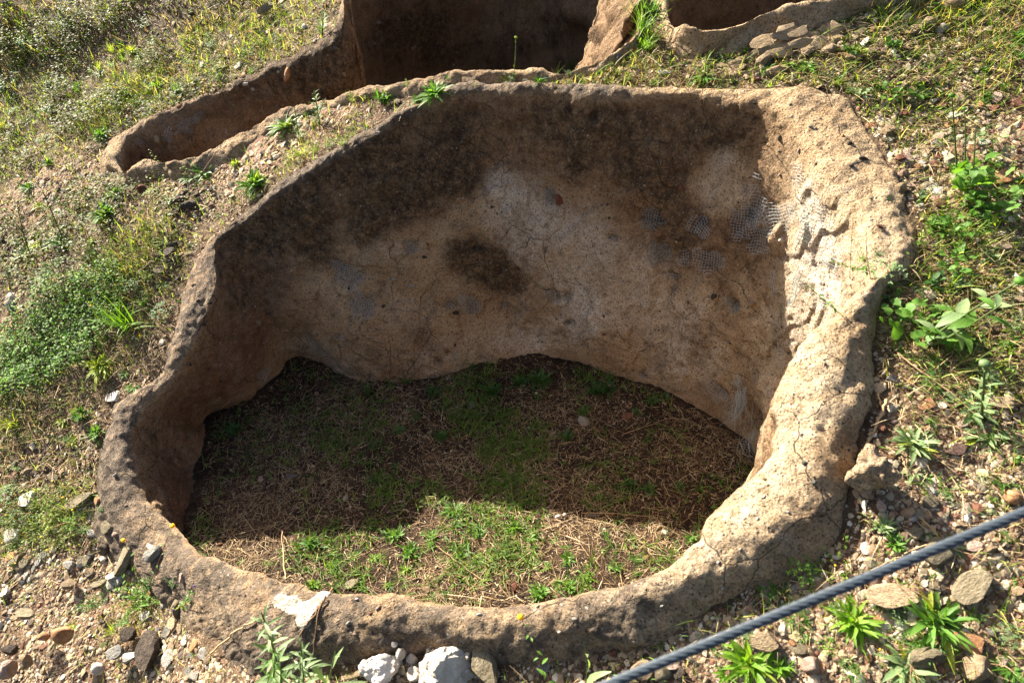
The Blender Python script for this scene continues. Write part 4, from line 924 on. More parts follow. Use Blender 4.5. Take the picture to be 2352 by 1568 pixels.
frayed(pit1, 1708, 890, 1700, 975, 46, .03, .03); frayed(pit1, 1715, 915, 1678, 965, 26, .03, .03); frayed(pit1, 1738, 985, 1735, 1025, 20, .02, .02); frayed(pit1, 1722, 1000, 1735, 1050, 10, .02, .02)
frayed(pit1, 1700, 860, 1692, 880, 14, .02, .02)

# ------------------------------------------------------------------ leaves and plants
def leafV(L, Wd, lift, arch, seg=6, shape='lance', fold=.25, wav=0.0, ph=0.0, twist=0.0):
    """one leaf growing along +X, curving down; vertices (3 per station)"""
    t = np.linspace(0, 1, seg+1)
    if shape == 'lance': w = np.sin(np.pi*np.clip(t*.93+.05, 0, 1)**.85)**.8*(.35+.65*smooth(0, .45, t))
    elif shape == 'broad': w = (.10+.9*smooth(.22, .5, t))*np.sqrt(np.clip(1-((t-.62)/.40)**2*(t > .62), 0, 1))
    elif shape == 'grass': w = (1-t)**.6*(.6+.4*smooth(0, .2, t))
    else: w = np.sin(np.pi*np.clip(t*.95+.03, 0, 1))
    if wav: w = w*(1+wav*np.sin(t*23+ph))
    ang = lift-arch*t; dx = np.cos(ang); dz = np.sin(ang); x = np.concatenate([[0], np.cumsum((dx[1:]+dx[:-1])/2)])/seg*L; z = np.concatenate([[0], np.cumsum((dz[1:]+dz[:-1])/2)])/seg*L
    hw = w*Wd/2; tw = twist*t
    zo = np.abs(hw)*fold + (wav*.5*Wd*np.sin(t*17+ph) if wav else 0)
    l = np.stack([x, hw*np.cos(tw), z+zo+hw*np.sin(tw)], -1); c_ = np.stack([x, 0*x, z], -1); r_ = np.stack([x, -hw*np.cos(tw), z+zo-hw*np.sin(tw)-(wav*.6*Wd*np.sin(t*13+ph) if wav else 0)], -1)
    V = np.stack([l, c_, r_], 1).reshape(-1, 3); F = []
    for i in range(seg):
        a = i*3; F += [(a, a+1, a+4, a+3), (a+1, a+2, a+5, a+4)]
    return V, np.array(F)
def rotz(V, a): c, s = math.cos(a), math.sin(a); return np.stack([V[:, 0]*c-V[:, 1]*s, V[:, 0]*s+V[:, 1]*c, V[:, 2]], -1)
def rosette_mesh(kind, seed, col):
    r = random.Random(seed*31+len(kind)); A = Acc()
    if kind == 'lance':
        for k in range(60):
            f = k/60; V, F = leafV(r.uniform(.16, .48)*(1-.2*f), r.uniform(.05, .085), .45+.9*f+r.uniform(-.35, .35), r.uniform(.2, 1.3), 5, 'lance', .3, .03, r.uniform(0, 6), r.uniform(-.5, .5))
            A.add(rotz(V, r.uniform(0, 6.28))+[r.uniform(-.12, .12), r.uniform(-.12, .12), 0], F)
    elif kind == 'flat':
        for k in range(26):
            f = k/26; V, F = leafV(r.uniform(.32, .56)*(1-.4*f), r.uniform(.06, .09), .15+.7*f+r.uniform(-.1, .15), r.uniform(.3, .8), 5, 'lance', .25, .06, r.uniform(0, 6), r.uniform(-.5, .5))
            A.add(rotz(V, k*2.4+r.uniform(-.3, .3)), F)
    elif kind == 'grassy':
        for k in range(34):
            V, F = leafV(r.uniform(.4, 1.0), r.uniform(.02, .035), r.uniform(.8, 1.45), r.uniform(.2, 1.3), 5, 'grass', .2, 0, 0, r.uniform(-1, 1)); V = V+[r.uniform(-.12, .12), r.uniform(-.12, .12), 0]
            A.add(rotz(V, r.uniform(0, 6.28)), F)
    elif kind == 'broad':
        for k in range(24):
            V, F = leafV(r.uniform(.2, .36), r.uniform(.12, .18), r.uniform(.3, 1.1), r.uniform(.3, 1.0), 7, 'broad', .18, .09, r.uniform(0, 6), r.uniform(-.6, .6))
            A.add(rotz(V, k*2.4+r.uniform(-.4, .4))+[r.uniform(-.2, .2), r.uniform(-.2, .2), r.uniform(0, .2)], F)
    elif kind == 'fine':
        for k in range(16):
            a, l, e = r.uniform(0, 6.28), r.uniform(.3, .65), r.uniform(.5, 1.4)
            d = np.array([math.cos(a)*math.cos(e), math.sin(a)*math.cos(e), math.sin(e)])
            p0 = np.array([r.uniform(-.12, .12), r.uniform(-.12, .12), 0]); pts = [p0+d*l*t+np.array([math.cos(a), math.sin(a), -.4])*.12*t*t for t in np.linspace(0, 1, 5)]
            V, F = tube_np(pts, .007, 3); A.add(V, F)
            for q in range(9):
                t = .25+.75*q/9; p = p0+d*l*t+np.array([math.cos(a), math.sin(a), -.4])*.12*t*t; V, F = leafV(r.uniform(.06, .11), r.uniform(.025, .045), r.uniform(-.2, .9), .4, 2, 'oval', .2)
                A.add(rotz(V, r.uniform(0, 6.28))+p, F)
    elif kind == 'clover':
        for k in range(60):
            rr, a = r.random()**.6*.48, r.uniform(0, 6.28); p = np.array([math.cos(a)*rr, math.sin(a)*rr, .05+.22*(1-(rr/.5)**2)*r.uniform(.5, 1.2)]); y0 = r.uniform(0, 6.28)
            for j in range(3):
                V, F = leafV(r.uniform(.05, .075), .045, r.uniform(-.1, .5), .3, 2, 'oval', .3); A.add(rotz(V, y0+j*2.1)+p, F)
    return A.mesh('plant', LEAF[col])
PLM = {}
def plant_mesh(kind, k, col):
    key = (kind, k % 4, col)
    if key not in PLM: PLM[key] = rosette_mesh(kind, (k % 4)+1, col)
    return PLM[key]
KIND = {'lance': ('rosette_weed', 'rosette', 'weed'), 'flat': ('rosette_weed', 'flat rosette', 'weed'), 'grassy': ('grass_tuft', 'grass tuft', 'grass'), 'broad': ('leafy_weed', 'broad-leaved weed', 'weed'),
        'fine': ('small_herb', 'fine-leaved herb', 'herb'), 'clover': ('clover_clump', 'clover clump', 'clover')}
CNAME = {'bright': 'bright green', 'green': 'green', 'grey': 'grey-green', 'dark': 'dark green', 'yellow': 'yellow-green'}
def put_plant(px, py, size, kind, col, label=None, group=None, lean=None, big=None):
    p, n, d, on = surf(px, py, None); m = mpp(p); s = size*m*{'fine': 1.15, 'clover': 1.15, 'grassy': 1.05, 'broad': 1.3}.get(kind, 1.42)
    nm, ds, cat = KIND[kind]
    if label is None: label = autolabel(CNAME[col]+' '+ds, px, py)
    k = int(px*3+py)
    q = (Vector((0, 0, 1))*.75+n*.25+Vector((R.uniform(-.12, .12), R.uniform(-.12, .12), 0))+(Vector(lean) if lean else Vector((0, 0, 0)))).normalized().to_track_quat('Z', 'Y')
    if big and kind in ('lance', 'flat', 'broad'):
        root = empty(nm, p-n*.004, label, cat, group); root.rotation_mode = 'QUATERNION'; root.rotation_quaternion = q; s2 = s
        cnt = {'lance': 84, 'flat': 44, 'broad': 26}[kind] if big is True else int(big*1.7)
        for j in range(cnt):
            f = j/cnt; key = ('leaf', kind, j % 5, col)
            if key not in PLM:
                rr = random.Random(j*7+3)
                a_ = {'lance': (1, .17, 0, rr.uniform(.5, 1.2), 7, 'lance', .3, .04, rr.uniform(0, 6), rr.uniform(-.6, .6)), 'flat': (1, .2, 0, rr.uniform(.3, .9), 7, 'lance', .25, .07, rr.uniform(0, 6), rr.uniform(-.6, .6)),
                      'broad': (1, .5, 0, rr.uniform(.2, .8), 10, 'broad', .15, .10, rr.uniform(0, 6), rr.uniform(-.5, .5))}[kind]
                V, F = leafV(*a_); PLM[key] = mesh_from('leaf', V, F, LEAF[col])
            if R.random() < .07 and ('leaf', kind, j % 5, 'yellow') not in PLM: PLM[('leaf', kind, j % 5, 'yellow')] = PLM[key].copy(); PLM[('leaf', kind, j % 5, 'yellow')].materials[0] = LEAF['yellow']
            o = obj('leaf', PLM[('leaf', kind, j % 5, 'yellow')] if R.random() < .08 and ('leaf', kind, j % 5, 'yellow') in PLM else PLM[key], root); o.scale = [s2*{'lance': R.uniform(.18, .46), 'flat': R.uniform(.28, .5), 'broad': R.uniform(.16, .30)}[kind]*(1-.35*f)]*3
            el = {'lance': .35+.95*f, 'flat': .12+.75*f, 'broad': .25+.8*f}[kind]+R.uniform(-.3, .3)
            o.rotation_euler = (R.uniform(-.5, .5), -el, j*2.4+R.uniform(-.9, .9)); o.location = (R.uniform(-.07, .07)*s2, R.uniform(-.07, .07)*s2, 0)
            if kind == 'broad': o.location = (R.uniform(-.27, .27)*s2, R.uniform(-.27, .27)*s2, R.uniform(0, .30)*s2)
        return root
    o = obj(nm, plant_mesh(kind, k, col), None, p-n*.003); o.scale = (s, s, s*R.uniform(.85, 1.1)); o.rotation_mode = 'QUATERNION'
    from mathutils import Quaternion
    o.rotation_quaternion = q @ Quaternion((0, 0, 1), R.uniform(0, 6.28))
    return tag(o, label, cat, group)

PLANTS = [  # px, py, size, kind, colour, label or None
 (588,424,95,'lance','green','hanging green rosette growing over the back left rim',1),(577,458,66,'grassy','grey',None,0),(656,294,88,'lance','grey','pale grey-green rosette above the back left rim, by the silvery stalk',1),(690,316,44,'fine','grey',None,0),
 (470,398,68,'flat','green',"leafy rosette below the long pit's near rim",0),(432,412,40,'flat','grey',None,0),(540,379,38,'lance','yellow',None,0),(997,218,92,'lance','green','wide green rosette on the ridge between the two pits',1),(958,232,40,'lance','green',None,0),
 (881,230,58,'lance','green',None,0),(936,194,20,'fine','yellow',None,0),(1028,182,20,'grassy','green',None,0),(813,232,34,'fine','yellow',None,0),(845,228,24,'fine','yellow',None,0),(1093,197,14,'fine','yellow',None,0),
 (1237,187,36,'lance','green','small green rosette in the middle of the narrow ridge',0),(1308,174,24,'fine','grey',None,0),(1335,192,24,'lance','green',None,0),(1315,158,46,'grassy','green',None,0),(1445,184,32,'fine','yellow','yellow-green herb just behind the back rim under the tall grass clump',0),(1506,192,26,'lance','green',None,0),(1541,150,36,'fine','green',None,0),
 (1180,186,40,'fine','grey',None,0),(1160,188,26,'grassy','yellow',None,0),(789,332,50,'fine','yellow',None,0),(760,338,30,'fine','green',None,0),(694,358,64,'fine','yellow',None,0),(720,350,40,'fine','yellow',None,0),
 (267,448,66,'lance','green','upper of two leafy rosettes left of the long pit tip',1),(242,492,78,'lance','green','lower of two leafy rosettes left of the long pit tip',1),(393,458,36,'flat','grey',None,0),(68,432,54,'flat','green',None,0),
 (260,120,34,'grassy','yellow','yellow-green grass tuft high on the far slope',0),(181,146,24,'fine','yellow',None,0),(247,65,22,'fine','yellow',None,0),(287,222,46,'lance','green','green tuft on the far slope, left of a pair',0),(366,198,46,'lance','green','left tuft of the green pair on the far slope',0),(407,214,44,'lance','green','right tuft of the green pair on the far slope',0),
 (191,240,30,'lance','yellow',None,0),(260,250,38,'grassy','yellow',None,0),(232,312,56,'lance','green','leafy tuft just above the long pit tip',0),(190,300,44,'grassy','yellow',None,0),(405,240,34,'fine','grey',None,0),(113,376,36,'lance','green',None,0),(8,295,38,'grassy','yellow',None,0),(30,345,30,'grassy','yellow',None,0),
 (160,222,22,'grassy','yellow',None,0),(20,40,26,'grassy','yellow',None,0),(320,240,40,'fine','green',None,0),(440,190,36,'fine','yellow',None,0),(500,160,40,'fine','yellow',None,0),(560,130,44,'fine','green',None,0),(640,95,40,'fine','green',None,0),(690,70,36,'fine','green',None,0),(600,105,40,'fine','yellow',None,0),
 (480,110,44,'fine','grey',None,0),(320,155,50,'fine','grey',None,0),(230,180,50,'fine','grey',None,0),(150,60,50,'fine','grey',None,0),(330,60,50,'fine','grey',None,0),(60,110,60,'fine','green',None,0),(120,260,50,'fine','grey',None,0),(20,210,70,'fine','green',None,0),
 (1618,176,60,'flat','green','rosette in the grass right behind the back rim centre',1),(1758,160,52,'flat','green',None,0),(1762,128,46,'grassy','bright',None,0),(1816,146,42,'flat','green',None,0),(1851,154,56,'flat','green',None,0),(1663,140,40,'fine','grey',None,0),(1919,178,26,'flat','grey',None,0),
 (1953,120,50,'broad','green',None,0),(1975,128,36,'broad','yellow',None,0),(2045,106,42,'broad','green',None,0),(2138,66,22,'fine','grey',None,0),(2199,32,58,'fine','yellow','yellow-flowered herb at the top right',0),(2343,95,54,'broad','green',None,0),(2336,132,36,'broad','green',None,0),
 (1974,221,46,'broad','grey','leafy weed at the back right corner of the rim',0),(2042,226,80,'broad','green','wide broad-leaved weed behind the back right rim corner',12),(2103,218,50,'broad','green',None,0),(2148,206,44,'flat','green',None,0),(2261,220,46,'lance','green','round rosette alone in the upper right scree',1),(2300,205,30,'broad','green',None,0),
 (2097,297,36,'flat','grey',None,0),(2076,334,36,'flat','green',None,0),(2264,332,66,'broad','grey','grey broad-leaved weed with a stub of dry stalk',12),(2185,395,56,'broad','green',None,0),(2226,445,160,'broad','green','big broad-leaved clump at right, with tall stalks',24),(2247,500,130,'broad','green','lower broad-leaved clump at right',20),
 (2042,458,22,'fine','dark',None,0),(2343,420,50,'broad','green',None,0),(2280,380,40,'broad','green',None,0),(2216,545,100,'broad','green','leafy clump at right halfway down the rim',16),(2189,625,92,'broad','green','round-leaved weed above the large plant by the rim',14),(2192,662,60,'broad','grey',None,0),(2268,592,52,'broad','grey',None,0),
 (2028,628,84,'clover','grey','small clover bush hanging over the right rim',0),(1985,600,44,'fine','green',None,0),(2045,668,64,'clover','green',None,0),(2010,585,30,'fine','grey',None,0),(2097,764,170,'broad','green','large broad-leaved plant sprawling by the right rim',22),(2180,800,90,'broad','green',None,12),
 (2150,842,60,'clover','dark',None,0),(2254,862,80,'lance','grey','spiky grey-green herb at right',1),(2315,842,50,'flat','green',None,0),(2230,935,120,'flat','grey','grey-leaved rosette right of the rim foot',1),(2264,1000,112,'flat','grey','wide grey-leaved rosette above the purple-brown slab',1),(2097,1018,112,'lance','grey','shaggy grey-green rosette beside the clay lump',1),
 (2097,1085,66,'flat','grey',None,0),(2124,1094,52,'flat','green',None,0),(2209,1117,42,'flat','grey',None,0),(2278,1150,42,'fine','green',None,0),(2302,1106,56,'flat','green',None,0),(2330,1060,40,'broad','green',None,0),(2028,1212,62,'lance','grey',None,0),(2056,1252,60,'lance','green',None,0),(2182,1250,70,'flat','grey',None,0),(2130,1225,50,'flat','grey',None,0),
 (1960,1428,128,'lance','bright','bright green rosette at lower right, left of the darker one',1),(2148,1432,170,'lance','green','dark blue-green rosette at lower right, beside the bright one',1),(2128,1490,100,'lance','dark',None,1),(2083,1530,130,'flat','grey','pale long-leaved rosette at the bottom right',1),
 (1721,1525,150,'lance','bright','bright green bushy weed at the bottom edge left of the tan block',1),(1796,1534,76,'lance','bright',None,0),(1668,1548,60,'flat','bright',None,0),(2315,1535,80,'flat','green',None,0),(2315,1462,74,'clover','grey',None,0),(2254,1330,44,'flat','grey',None,0),
 (1769,1350,76,'clover','green','low yellow-flowered herb outside the near right rim',0),(1840,1305,80,'clover','green','clover patch at the outer foot of the near right rim',0),(1823,1412,70,'clover','green',None,0),(1900,1380,44,'clover','green',None,0),(1640,1498,30,'fine','green',None,0),(1523,1480,30,'fine','green',None,0),(2010,1400,40,'fine','green',None,0),
 (1900,1480,50,'clover','green',None,0),(2240,1420,50,'fine','green',None,0),(2190,1500,40,'fine','green',None,0),(1950,1540,50,'fine','green',None,0),(2340,1330,40,'flat','green',None,0),(1745,992,28,'fine','green','small green weed at the foot of the right pit wall',0),
 (1584,1238,36,'lance','green','leafy weed on the floor against the near right rim',0),(905,1232,56,'lance','green','pale-leaved weed on the sunlit floor at left of centre',0),(942,1268,56,'lance','green',None,0),(1065,1268,60,'flat','dark','dark flat rosette on the sunlit floor',0),(1185,1215,52,'lance','bright',None,0),(1216,1236,46,'flat','green',None,0),(932,1310,36,'lance','bright',None,0),
 (1305,1286,42,'lance','green',None,0),(1004,1336,30,'fine','green',None,0),(1240,1364,56,'lance','green',None,0),(1459,1290,42,'fine','green',None,0),(1253,1306,30,'fine','bright',None,0),(819,1312,30,'grassy','green',None,0),(1042,1172,56,'flat','green',None,0),(1445,1112,42,'lance','dark',None,0),(1489,1124,42,'lance','dark',None,0),(718,1252,52,'lance','green',None,0),
 (612,1296,26,'fine','bright',None,0),(718,1344,36,'lance','bright',None,0),(755,1300,26,'lance','bright',None,0),(990,1240,40,'fine','bright',None,0),(1080,1300,34,'fine','green',None,0),(1130,1280,30,'fine','bright',None,0),(1160,1250,34,'fine','green',None,0),(1350,1330,40,'fine','bright',None,0),(1420,1310,36,'fine','green',None,0),(1310,1350,44,'lance','green',None,0),(870,1280,34,'fine','bright',None,0),(1100,1225,40,'lance','green',None,0),
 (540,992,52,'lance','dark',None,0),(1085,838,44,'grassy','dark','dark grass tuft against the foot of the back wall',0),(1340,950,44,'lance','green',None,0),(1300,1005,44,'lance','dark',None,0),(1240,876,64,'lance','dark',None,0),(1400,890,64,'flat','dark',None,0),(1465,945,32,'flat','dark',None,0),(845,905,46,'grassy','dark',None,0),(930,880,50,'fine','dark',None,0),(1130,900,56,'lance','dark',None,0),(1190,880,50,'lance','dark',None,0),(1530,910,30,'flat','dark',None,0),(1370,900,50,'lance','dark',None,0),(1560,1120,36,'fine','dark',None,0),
 (328,1377,96,'fine','bright','feathery yellow-flowered herb at lower left inside the gravel',0),(345,1350,60,'fine','green',None,0),(260,1336,36,'flat','green',None,0),(396,1342,34,'fine','green',None,0),(219,1392,60,'fine','green',None,0),(290,1432,44,'fine','green',None,0),(55,1374,22,'fine','green',None,0),(205,1298,18,'fine','green',None,0),(171,1440,38,'grassy','yellow',None,0),(256,1450,50,'grassy','yellow',None,0),(438,1378,30,'fine','green',None,0),(240,1480,22,'fine','green',None,0),
 (60,1180,60,'clover','green',None,0),(120,1210,60,'fine','yellow',None,0),(30,1130,60,'clover','green',None,0),(170,1200,50,'fine','bright',None,0),(90,1160,50,'fine','yellow',None,0),(200,1220,36,'fine','green',None,0),(20,1200,50,'fine','green',None,0),(130,1250,40,'fine','yellow',None,0),(230,1170,22,'fine','green',None,0),
 (294,752,120,'grassy','bright','tall bright grass clump left of the rim beside the clover mat',0),(270,745,80,'grassy','green',None,0),(236,846,96,'lance','yellow','bright lettuce-green rosette on the left slope',1),(287,858,32,'flat','green',None,0),(308,890,44,'flat','green',None,0),(191,956,52,'lance','green',None,0),(222,996,52,'lance','green',None,0),(31,980,72,'grassy','yellow',None,0),(144,560,70,'flat','green',None,0),(60,585,60,'flat','grey',None,0),
 (415,692,18,'lance','green',None,0),(284,626,44,'grassy','yellow',None,0),(376,712,54,'clover','green',None,0),(340,640,40,'fine','green',None,0),(330,700,44,'grassy','green',None,0),(100,650,44,'fine','grey',None,0),(20,630,36,'fine','grey',None,0),(160,1010,30,'fine','green',None,0),
 (1486,113,60,'grassy','bright','bright grass at the foot of the pillar between the far pits',0),(1474,70,80,'grassy','green','tall green grass clump on the pillar between the far pits',0),(1492,30,100,'grassy','green',None,0),(1500,90,60,'grassy','yellow',None,0),(1460,40,60,'grassy','yellow',None,0),(1480,105,40,'lance','bright',None,0),
]
_r = random.Random(5)
for (x0, y0, x1, y1, cnt, ks, cs, s0, s1) in [(2060,430,2350,900,34,('broad','broad','clover','fine','flat'),('green','green','grey','dark'),26,60),(2080,960,2350,1250,12,('flat','fine','clover'),('green','grey'),24,50),(1640,1340,2340,1560,22,('fine','clover','flat','lance'),('green','grey','bright'),24,56),
   (20,430,420,660,14,('flat','fine','lance','clover'),('green','grey','yellow'),20,44),(20,880,230,1240,12,('fine','flat','lance'),('green','yellow','grey'),18,40),(1580,120,2340,240,26,('flat','fine','lance','grassy'),('green','yellow','bright','grey'),18,44),(20,100,700,330,34,('fine','grassy','lance','clover'),('yellow','green','bright'),18,40),
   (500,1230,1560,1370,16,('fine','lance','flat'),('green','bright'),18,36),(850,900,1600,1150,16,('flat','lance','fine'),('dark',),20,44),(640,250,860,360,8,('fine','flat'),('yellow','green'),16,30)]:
    c = 0
    for _ in range(400):
        if c >= cnt: break
        px, py = _r.uniform(x0, x1), _r.uniform(y0, y1); p, nn, d, on = surf(px, py)
        if on in ('ground', 'floor') and not (on == 'ground' and inside_pits(np.array([p.x]), np.array([p.y]))[0]):
            PLANTS.append((px, py, _r.uniform(s0, s1), _r.choice(ks), _r.choice(cs), None, 0)); c += 1
for (px, py, sz_, kd, c_, lab, big) in PLANTS:
    if lab: USED.add(lab)
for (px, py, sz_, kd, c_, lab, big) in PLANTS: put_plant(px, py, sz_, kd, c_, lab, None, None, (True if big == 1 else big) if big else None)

# ------------------------------------------------------------------ stalks
def top_at(base, px, py):
    d = Vector(rays(px, py)[0]); t = (base.y-.03)/d.y; return CAMV+d*t
def stalk(bx, by, tx, ty, label, name='tall_weed', cat='weed', leaves=10, leaf=.03, lw=.18, col='green', r=.0016, head=None, hr=.006, stem=M_STEM, droop=.5, tip=None, depth=None, spread=1.0, up=.4):
    p, n, d, on = surf(bx, by); root = empty(name, p, label, cat)
    T = (top_at(p, tx, ty) if depth is None else CAMV+Vector(rays(tx, ty)[0])*depth)-p
    mid = T*.5+Vector((R.uniform(-.02, .02), R.uniform(-.02, .02), 0))*T.length*2
    pts = np.array([(mid*2*t*(1-t)+T*t*t)[:] for t in np.linspace(0, 1, 12)])
    V, F = tube_np(pts, np.linspace(r*1.3, r*.6, 12), 5); obj('stem', mesh_from('stem', V, F, stem), root)
    for k in range(leaves):
        t = (k+.5)/leaves*.92+.04; q = mid*2*t*(1-t)+T*t*t; key = ('sleaf', k % 4, col, lw)
        if key not in PLM:
            rr = random.Random(k); V, F = leafV(1, lw, 0, rr.uniform(.3, 1.2), 5, 'lance', .25, .03, rr.uniform(0, 6), rr.uniform(-.5, .5)); PLM[key] = mesh_from('leaf', V, F, LEAF[col])
        o = obj('leaf', PLM[key], root, q); s_ = leaf*(1.2-.6*t)*R.uniform(.7, 1.2)*spread; o.scale = (s_, s_, s_); o.rotation_euler = (R.uniform(-.3, .3), -up+R.uniform(-.4, .3), k*2.4)
    if head:
        V = ico(2)[0]*np.array([hr, hr, hr*.72]); V = V*(1+.06*fbm(V*300, 3, 2, 3)[:, None]); o = obj('flower_head', mesh_from('flower_head', V, ico(2)[1], head), root, T)
    return root
stalk(1262, 1575, 1195, 1416, 'single yellow button flower on a thin stem in front of the near rim', 'yellow_flower', 'flower', 9, .022, .35, 'green', .0009, M_YELLOW, .0065, M_STEMR, up=.2)
stalk(1440, 1640, 1400, 1563, 'yellow button flower cut off by the bottom edge beside the cable', 'yellow_flower', 'flower', 4, .02, .35, 'green', .0009, M_YELLOW, .0065, M_STEMR)
stalk(340, 1352, 396, 1207, 'upper yellow flower of the feathery herb, over the left rim', 'yellow_flower', 'flower', 6, .02, .35, 'green', .001, M_YELLOW, .008, M_STEMR)
stalk(325, 1345, 283, 1240, 'lower yellow flower of the feathery herb, left of the rim', 'yellow_flower', 'flower', 5, .02, .35, 'green', .001, M_YELLOW, .007, M_STEM)
stalk(650, 1590, 600, 1405, 'tall grey-green herb with lance leaves in the foreground', 'tall_weed', 'weed', 34, .06, .17, 'grey', .0028, None, .01, M_STEM, up=.6)
stalk(700, 1600, 690, 1475, 'second shoot of leafy herb right of the tall foreground one', 'tall_weed', 'weed', 28, .055, .17, 'grey', .002, None, .01, M_STEM, up=.5)
stalk(620, 1600, 628, 1490, 'third leafy shoot at the left of the foreground herbs', 'tall_weed', 'weed', 24, .05, .17, 'green', .002, None, .01, M_STEM, up=.5)
stalk(745, 1600, 770, 1495, 'long pale blade at the right of the foreground herbs', 'tall_weed', 'weed', 6, .09, .16, 'grey', .002, None, .01, M_STEM, up=.9)
stalk(1342, 1590, 1343, 1480, 'single upright fuzzy leaf at the bottom edge left of the cable', 'upright_leaf', 'weed', 3, .075, .2, 'grey', .001, None, .01, M_STEM, up=1.4)
stalk(1178, 186, 1185, 86, 'thin tall seed stalk standing on the ridge before the dark pit', 'seed_stalk', 'weed', 5, .014, .25, 'yellow', .0014, LEAF['yellow'], .006, M_STEM, up=1.3)
stalk(2200, 425, 2186, 219, 'tallest green stalk rising from the big broad-leaved clump', 'seed_stalk', 'weed', 7, .03, .25, 'grey', .0024, LEAF['green'], .008, M_STEM, up=.9)
stalk(2212, 420, 2215, 250, 'second green stalk of the big broad-leaved clump, right of the tallest', 'seed_stalk', 'weed', 6, .03, .25, 'grey', .002, LEAF['green'], .006, M_STEM, up=.9)
stalk(2232, 440, 2242, 290, 'third stalk of the big broad-leaved clump', 'seed_stalk', 'weed', 6, .03, .25, 'grey', .002, None, .006, M_STEM, up=.9)
stalk(2120, 790, 2343, 645, 'thick pale stem leaning right from the large broad-leaved plant', 'leaning_stem', 'weed', 9, .07, .36, 'grey', .003, LEAF['green'], .012, M_STEM, up=.3, depth=1.5)
stalk(2140, 795, 2300, 700, 'second leaning stem below the thick pale one', 'leaning_stem', 'weed', 7, .07, .4, 'green', .0026, None, .012, M_STEM, up=.3, depth=1.48)
stalk(722, 285, 745, 230, 'silvery leaning stalk right of the pale rosette', 'tall_weed', 'weed', 22, .03, .16, 'grey', .0022, None, .01, M_STEM, up=.8)
stalk(735, 290, 722, 208, 'silvery upright spiky stalk on the ridge between the pits', 'tall_weed', 'weed', 30, .034, .16, 'grey', .0022, None, .01, M_STEM, up=.8)
stalk(688, 320, 676, 245, 'spiky stalk rising out of the pale rosette', 'tall_weed', 'weed', 22, .03, .16, 'grey', .002, None, .01, M_STEM, up=.8)
stalk(740, 85, 742, 30, 'pale grey spiky plant beside the far pit at the top', 'tall_weed', 'weed', 30, .05, .16, 'grey', .003, None, .01, M_STEM, up=.9)
stalk(70, 585, 40, 470, 'dark tall stalk leaning left at the left edge', 'tall_weed', 'weed', 14, .03, .18, 'dark', .0026, None, .01, M_STEM, up=.9)
stalk(148, 560, 98, 440, 'tall stalk leaning left behind the one at the left edge', 'tall_weed', 'weed', 14, .03, .18, 'grey', .0024, None, .01, M_STEM, up=.9)
stalk(2254, 960, 2262, 835, 'hairy grey flower stalk of the grey-leaved rosette', 'tall_weed', 'weed', 22, .04, .2, 'grey', .003, LEAF['grey'], .012, M_STEM, up=.6)
stalk(1060, 845, 1100, 770, 'thin dark grass stalk against the back wall', 'seed_stalk', 'grass', 3, .03, .12, 'dark', .001, None, .01, M_STEM, up=1.2)
stalk(1952, 640, 1960, 500, 'thin reddish stem in front of the bright right wall', 'thin_stem', 'weed', 4, .012, .4, 'green', .0008, None, .01, M_STEMR, up=.3)
stalk(2000, 640, 1990, 520, 'second thin stem in front of the bright right wall', 'thin_stem', 'weed', 4, .012, .4, 'green', .0008, None, .01, M_STEMR, up=.3)
stalk(1935, 725, 1850, 650, 'trailing clover sprig over the right wall', 'clover_sprig', 'weed', 14, .014, .6, 'green', .0008, None, .01, M_STEM, up=.3)
stalk(2005, 625, 1900, 600, 'arching clover sprig at the right rim crest', 'clover_sprig', 'weed', 16, .014, .6, 'green', .0008, None, .01, M_STEM, up=.3)
stalk(362, 372, 342, 342, 'yellow sprig growing in the tip of the long pit', 'clover_sprig', 'weed', 10, .012, .5, 'yellow', .001, None, .01, M_STEM, up=.4)

for k, (bx_, by_, tx_, ty_) in enumerate([(1470,60,1450,0),(1490,110,1475,40),(1500,95,1535,25),(1478,120,1455,70),(1495,60,1520,5),(1618,175,1622,130)]):
    stalk(bx_, by_, tx_, ty_, ['left drooping grass stem on the pillar','middle grass stem on the pillar','right bending grass stem on the pillar','short grass stem at the pillar foot','rightmost grass stem at the top edge','upright stem of the rosette behind the back rim'][k], 'drooping_grass', 'grass', 6, .06, .07, 'bright', .0014, None, .01, M_STEM, up=1.1)
# red-stemmed weed and tiny flowers
stalk(420, 1400, 445, 1345, 'red-stemmed sprig at the outer foot of the near left rim', 'red_stemmed_weed', 'weed', 12, .018, .45, 'green', .0012, M_PURPLEF, .003, M_STEMR, up=.3)
stalk(432, 1385, 398, 1400, 'low red-stemmed sprig beside the taller one', 'red_stemmed_weed', 'weed', 10, .016, .45, 'yellow', .0012, M_PURPLEF, .003, M_STEMR, up=.3)

# ------------------------------------------------------------------ twigs and sticks
def twig(pts, r, label, mat=M_TWIG, lift=0.004, name='twig', cat='twig', ends=None):
    q = []
    for (x, y) in pts: p, n, d, on = surf(x, y); q.append(np.array(p+n*(r+lift)))
    q = np.array(q); t = np.linspace(0, len(q)-1, 14); i = np.minimum(t.astype(int), len(q)-2); f = (t-i)[:, None]; P_ = q[i]*(1-f)+q[i+1]*f; P_[1:-1] += np.random.default_rng(int(pts[0][0])).normal(0, r*.6, (12, 3))
    V, F = tube_np(P_, np.linspace(r, r*.6, 14), 6); o = obj(name, mesh_from(name, V, F, mat)); return tag(o, label, cat)
twig([(766,1352),(742,1384),(712,1425),(690,1462)], .0038, 'dry brown stick lying over the near rim by the white patch', M_TWIGD, .004, 'stick', 'stick')
twig([(748,1372),(735,1400),(728,1440),(722,1500)], .0028, 'thinner stalk beside the dry stick on the near rim', M_TWIGD, .004, 'stick', 'stick')
twig([(2035,920),(2020,965),(2000,995),(1985,1040)], .0042, 'forked pale twig lying on the outside of the right rim', M_TWIG)
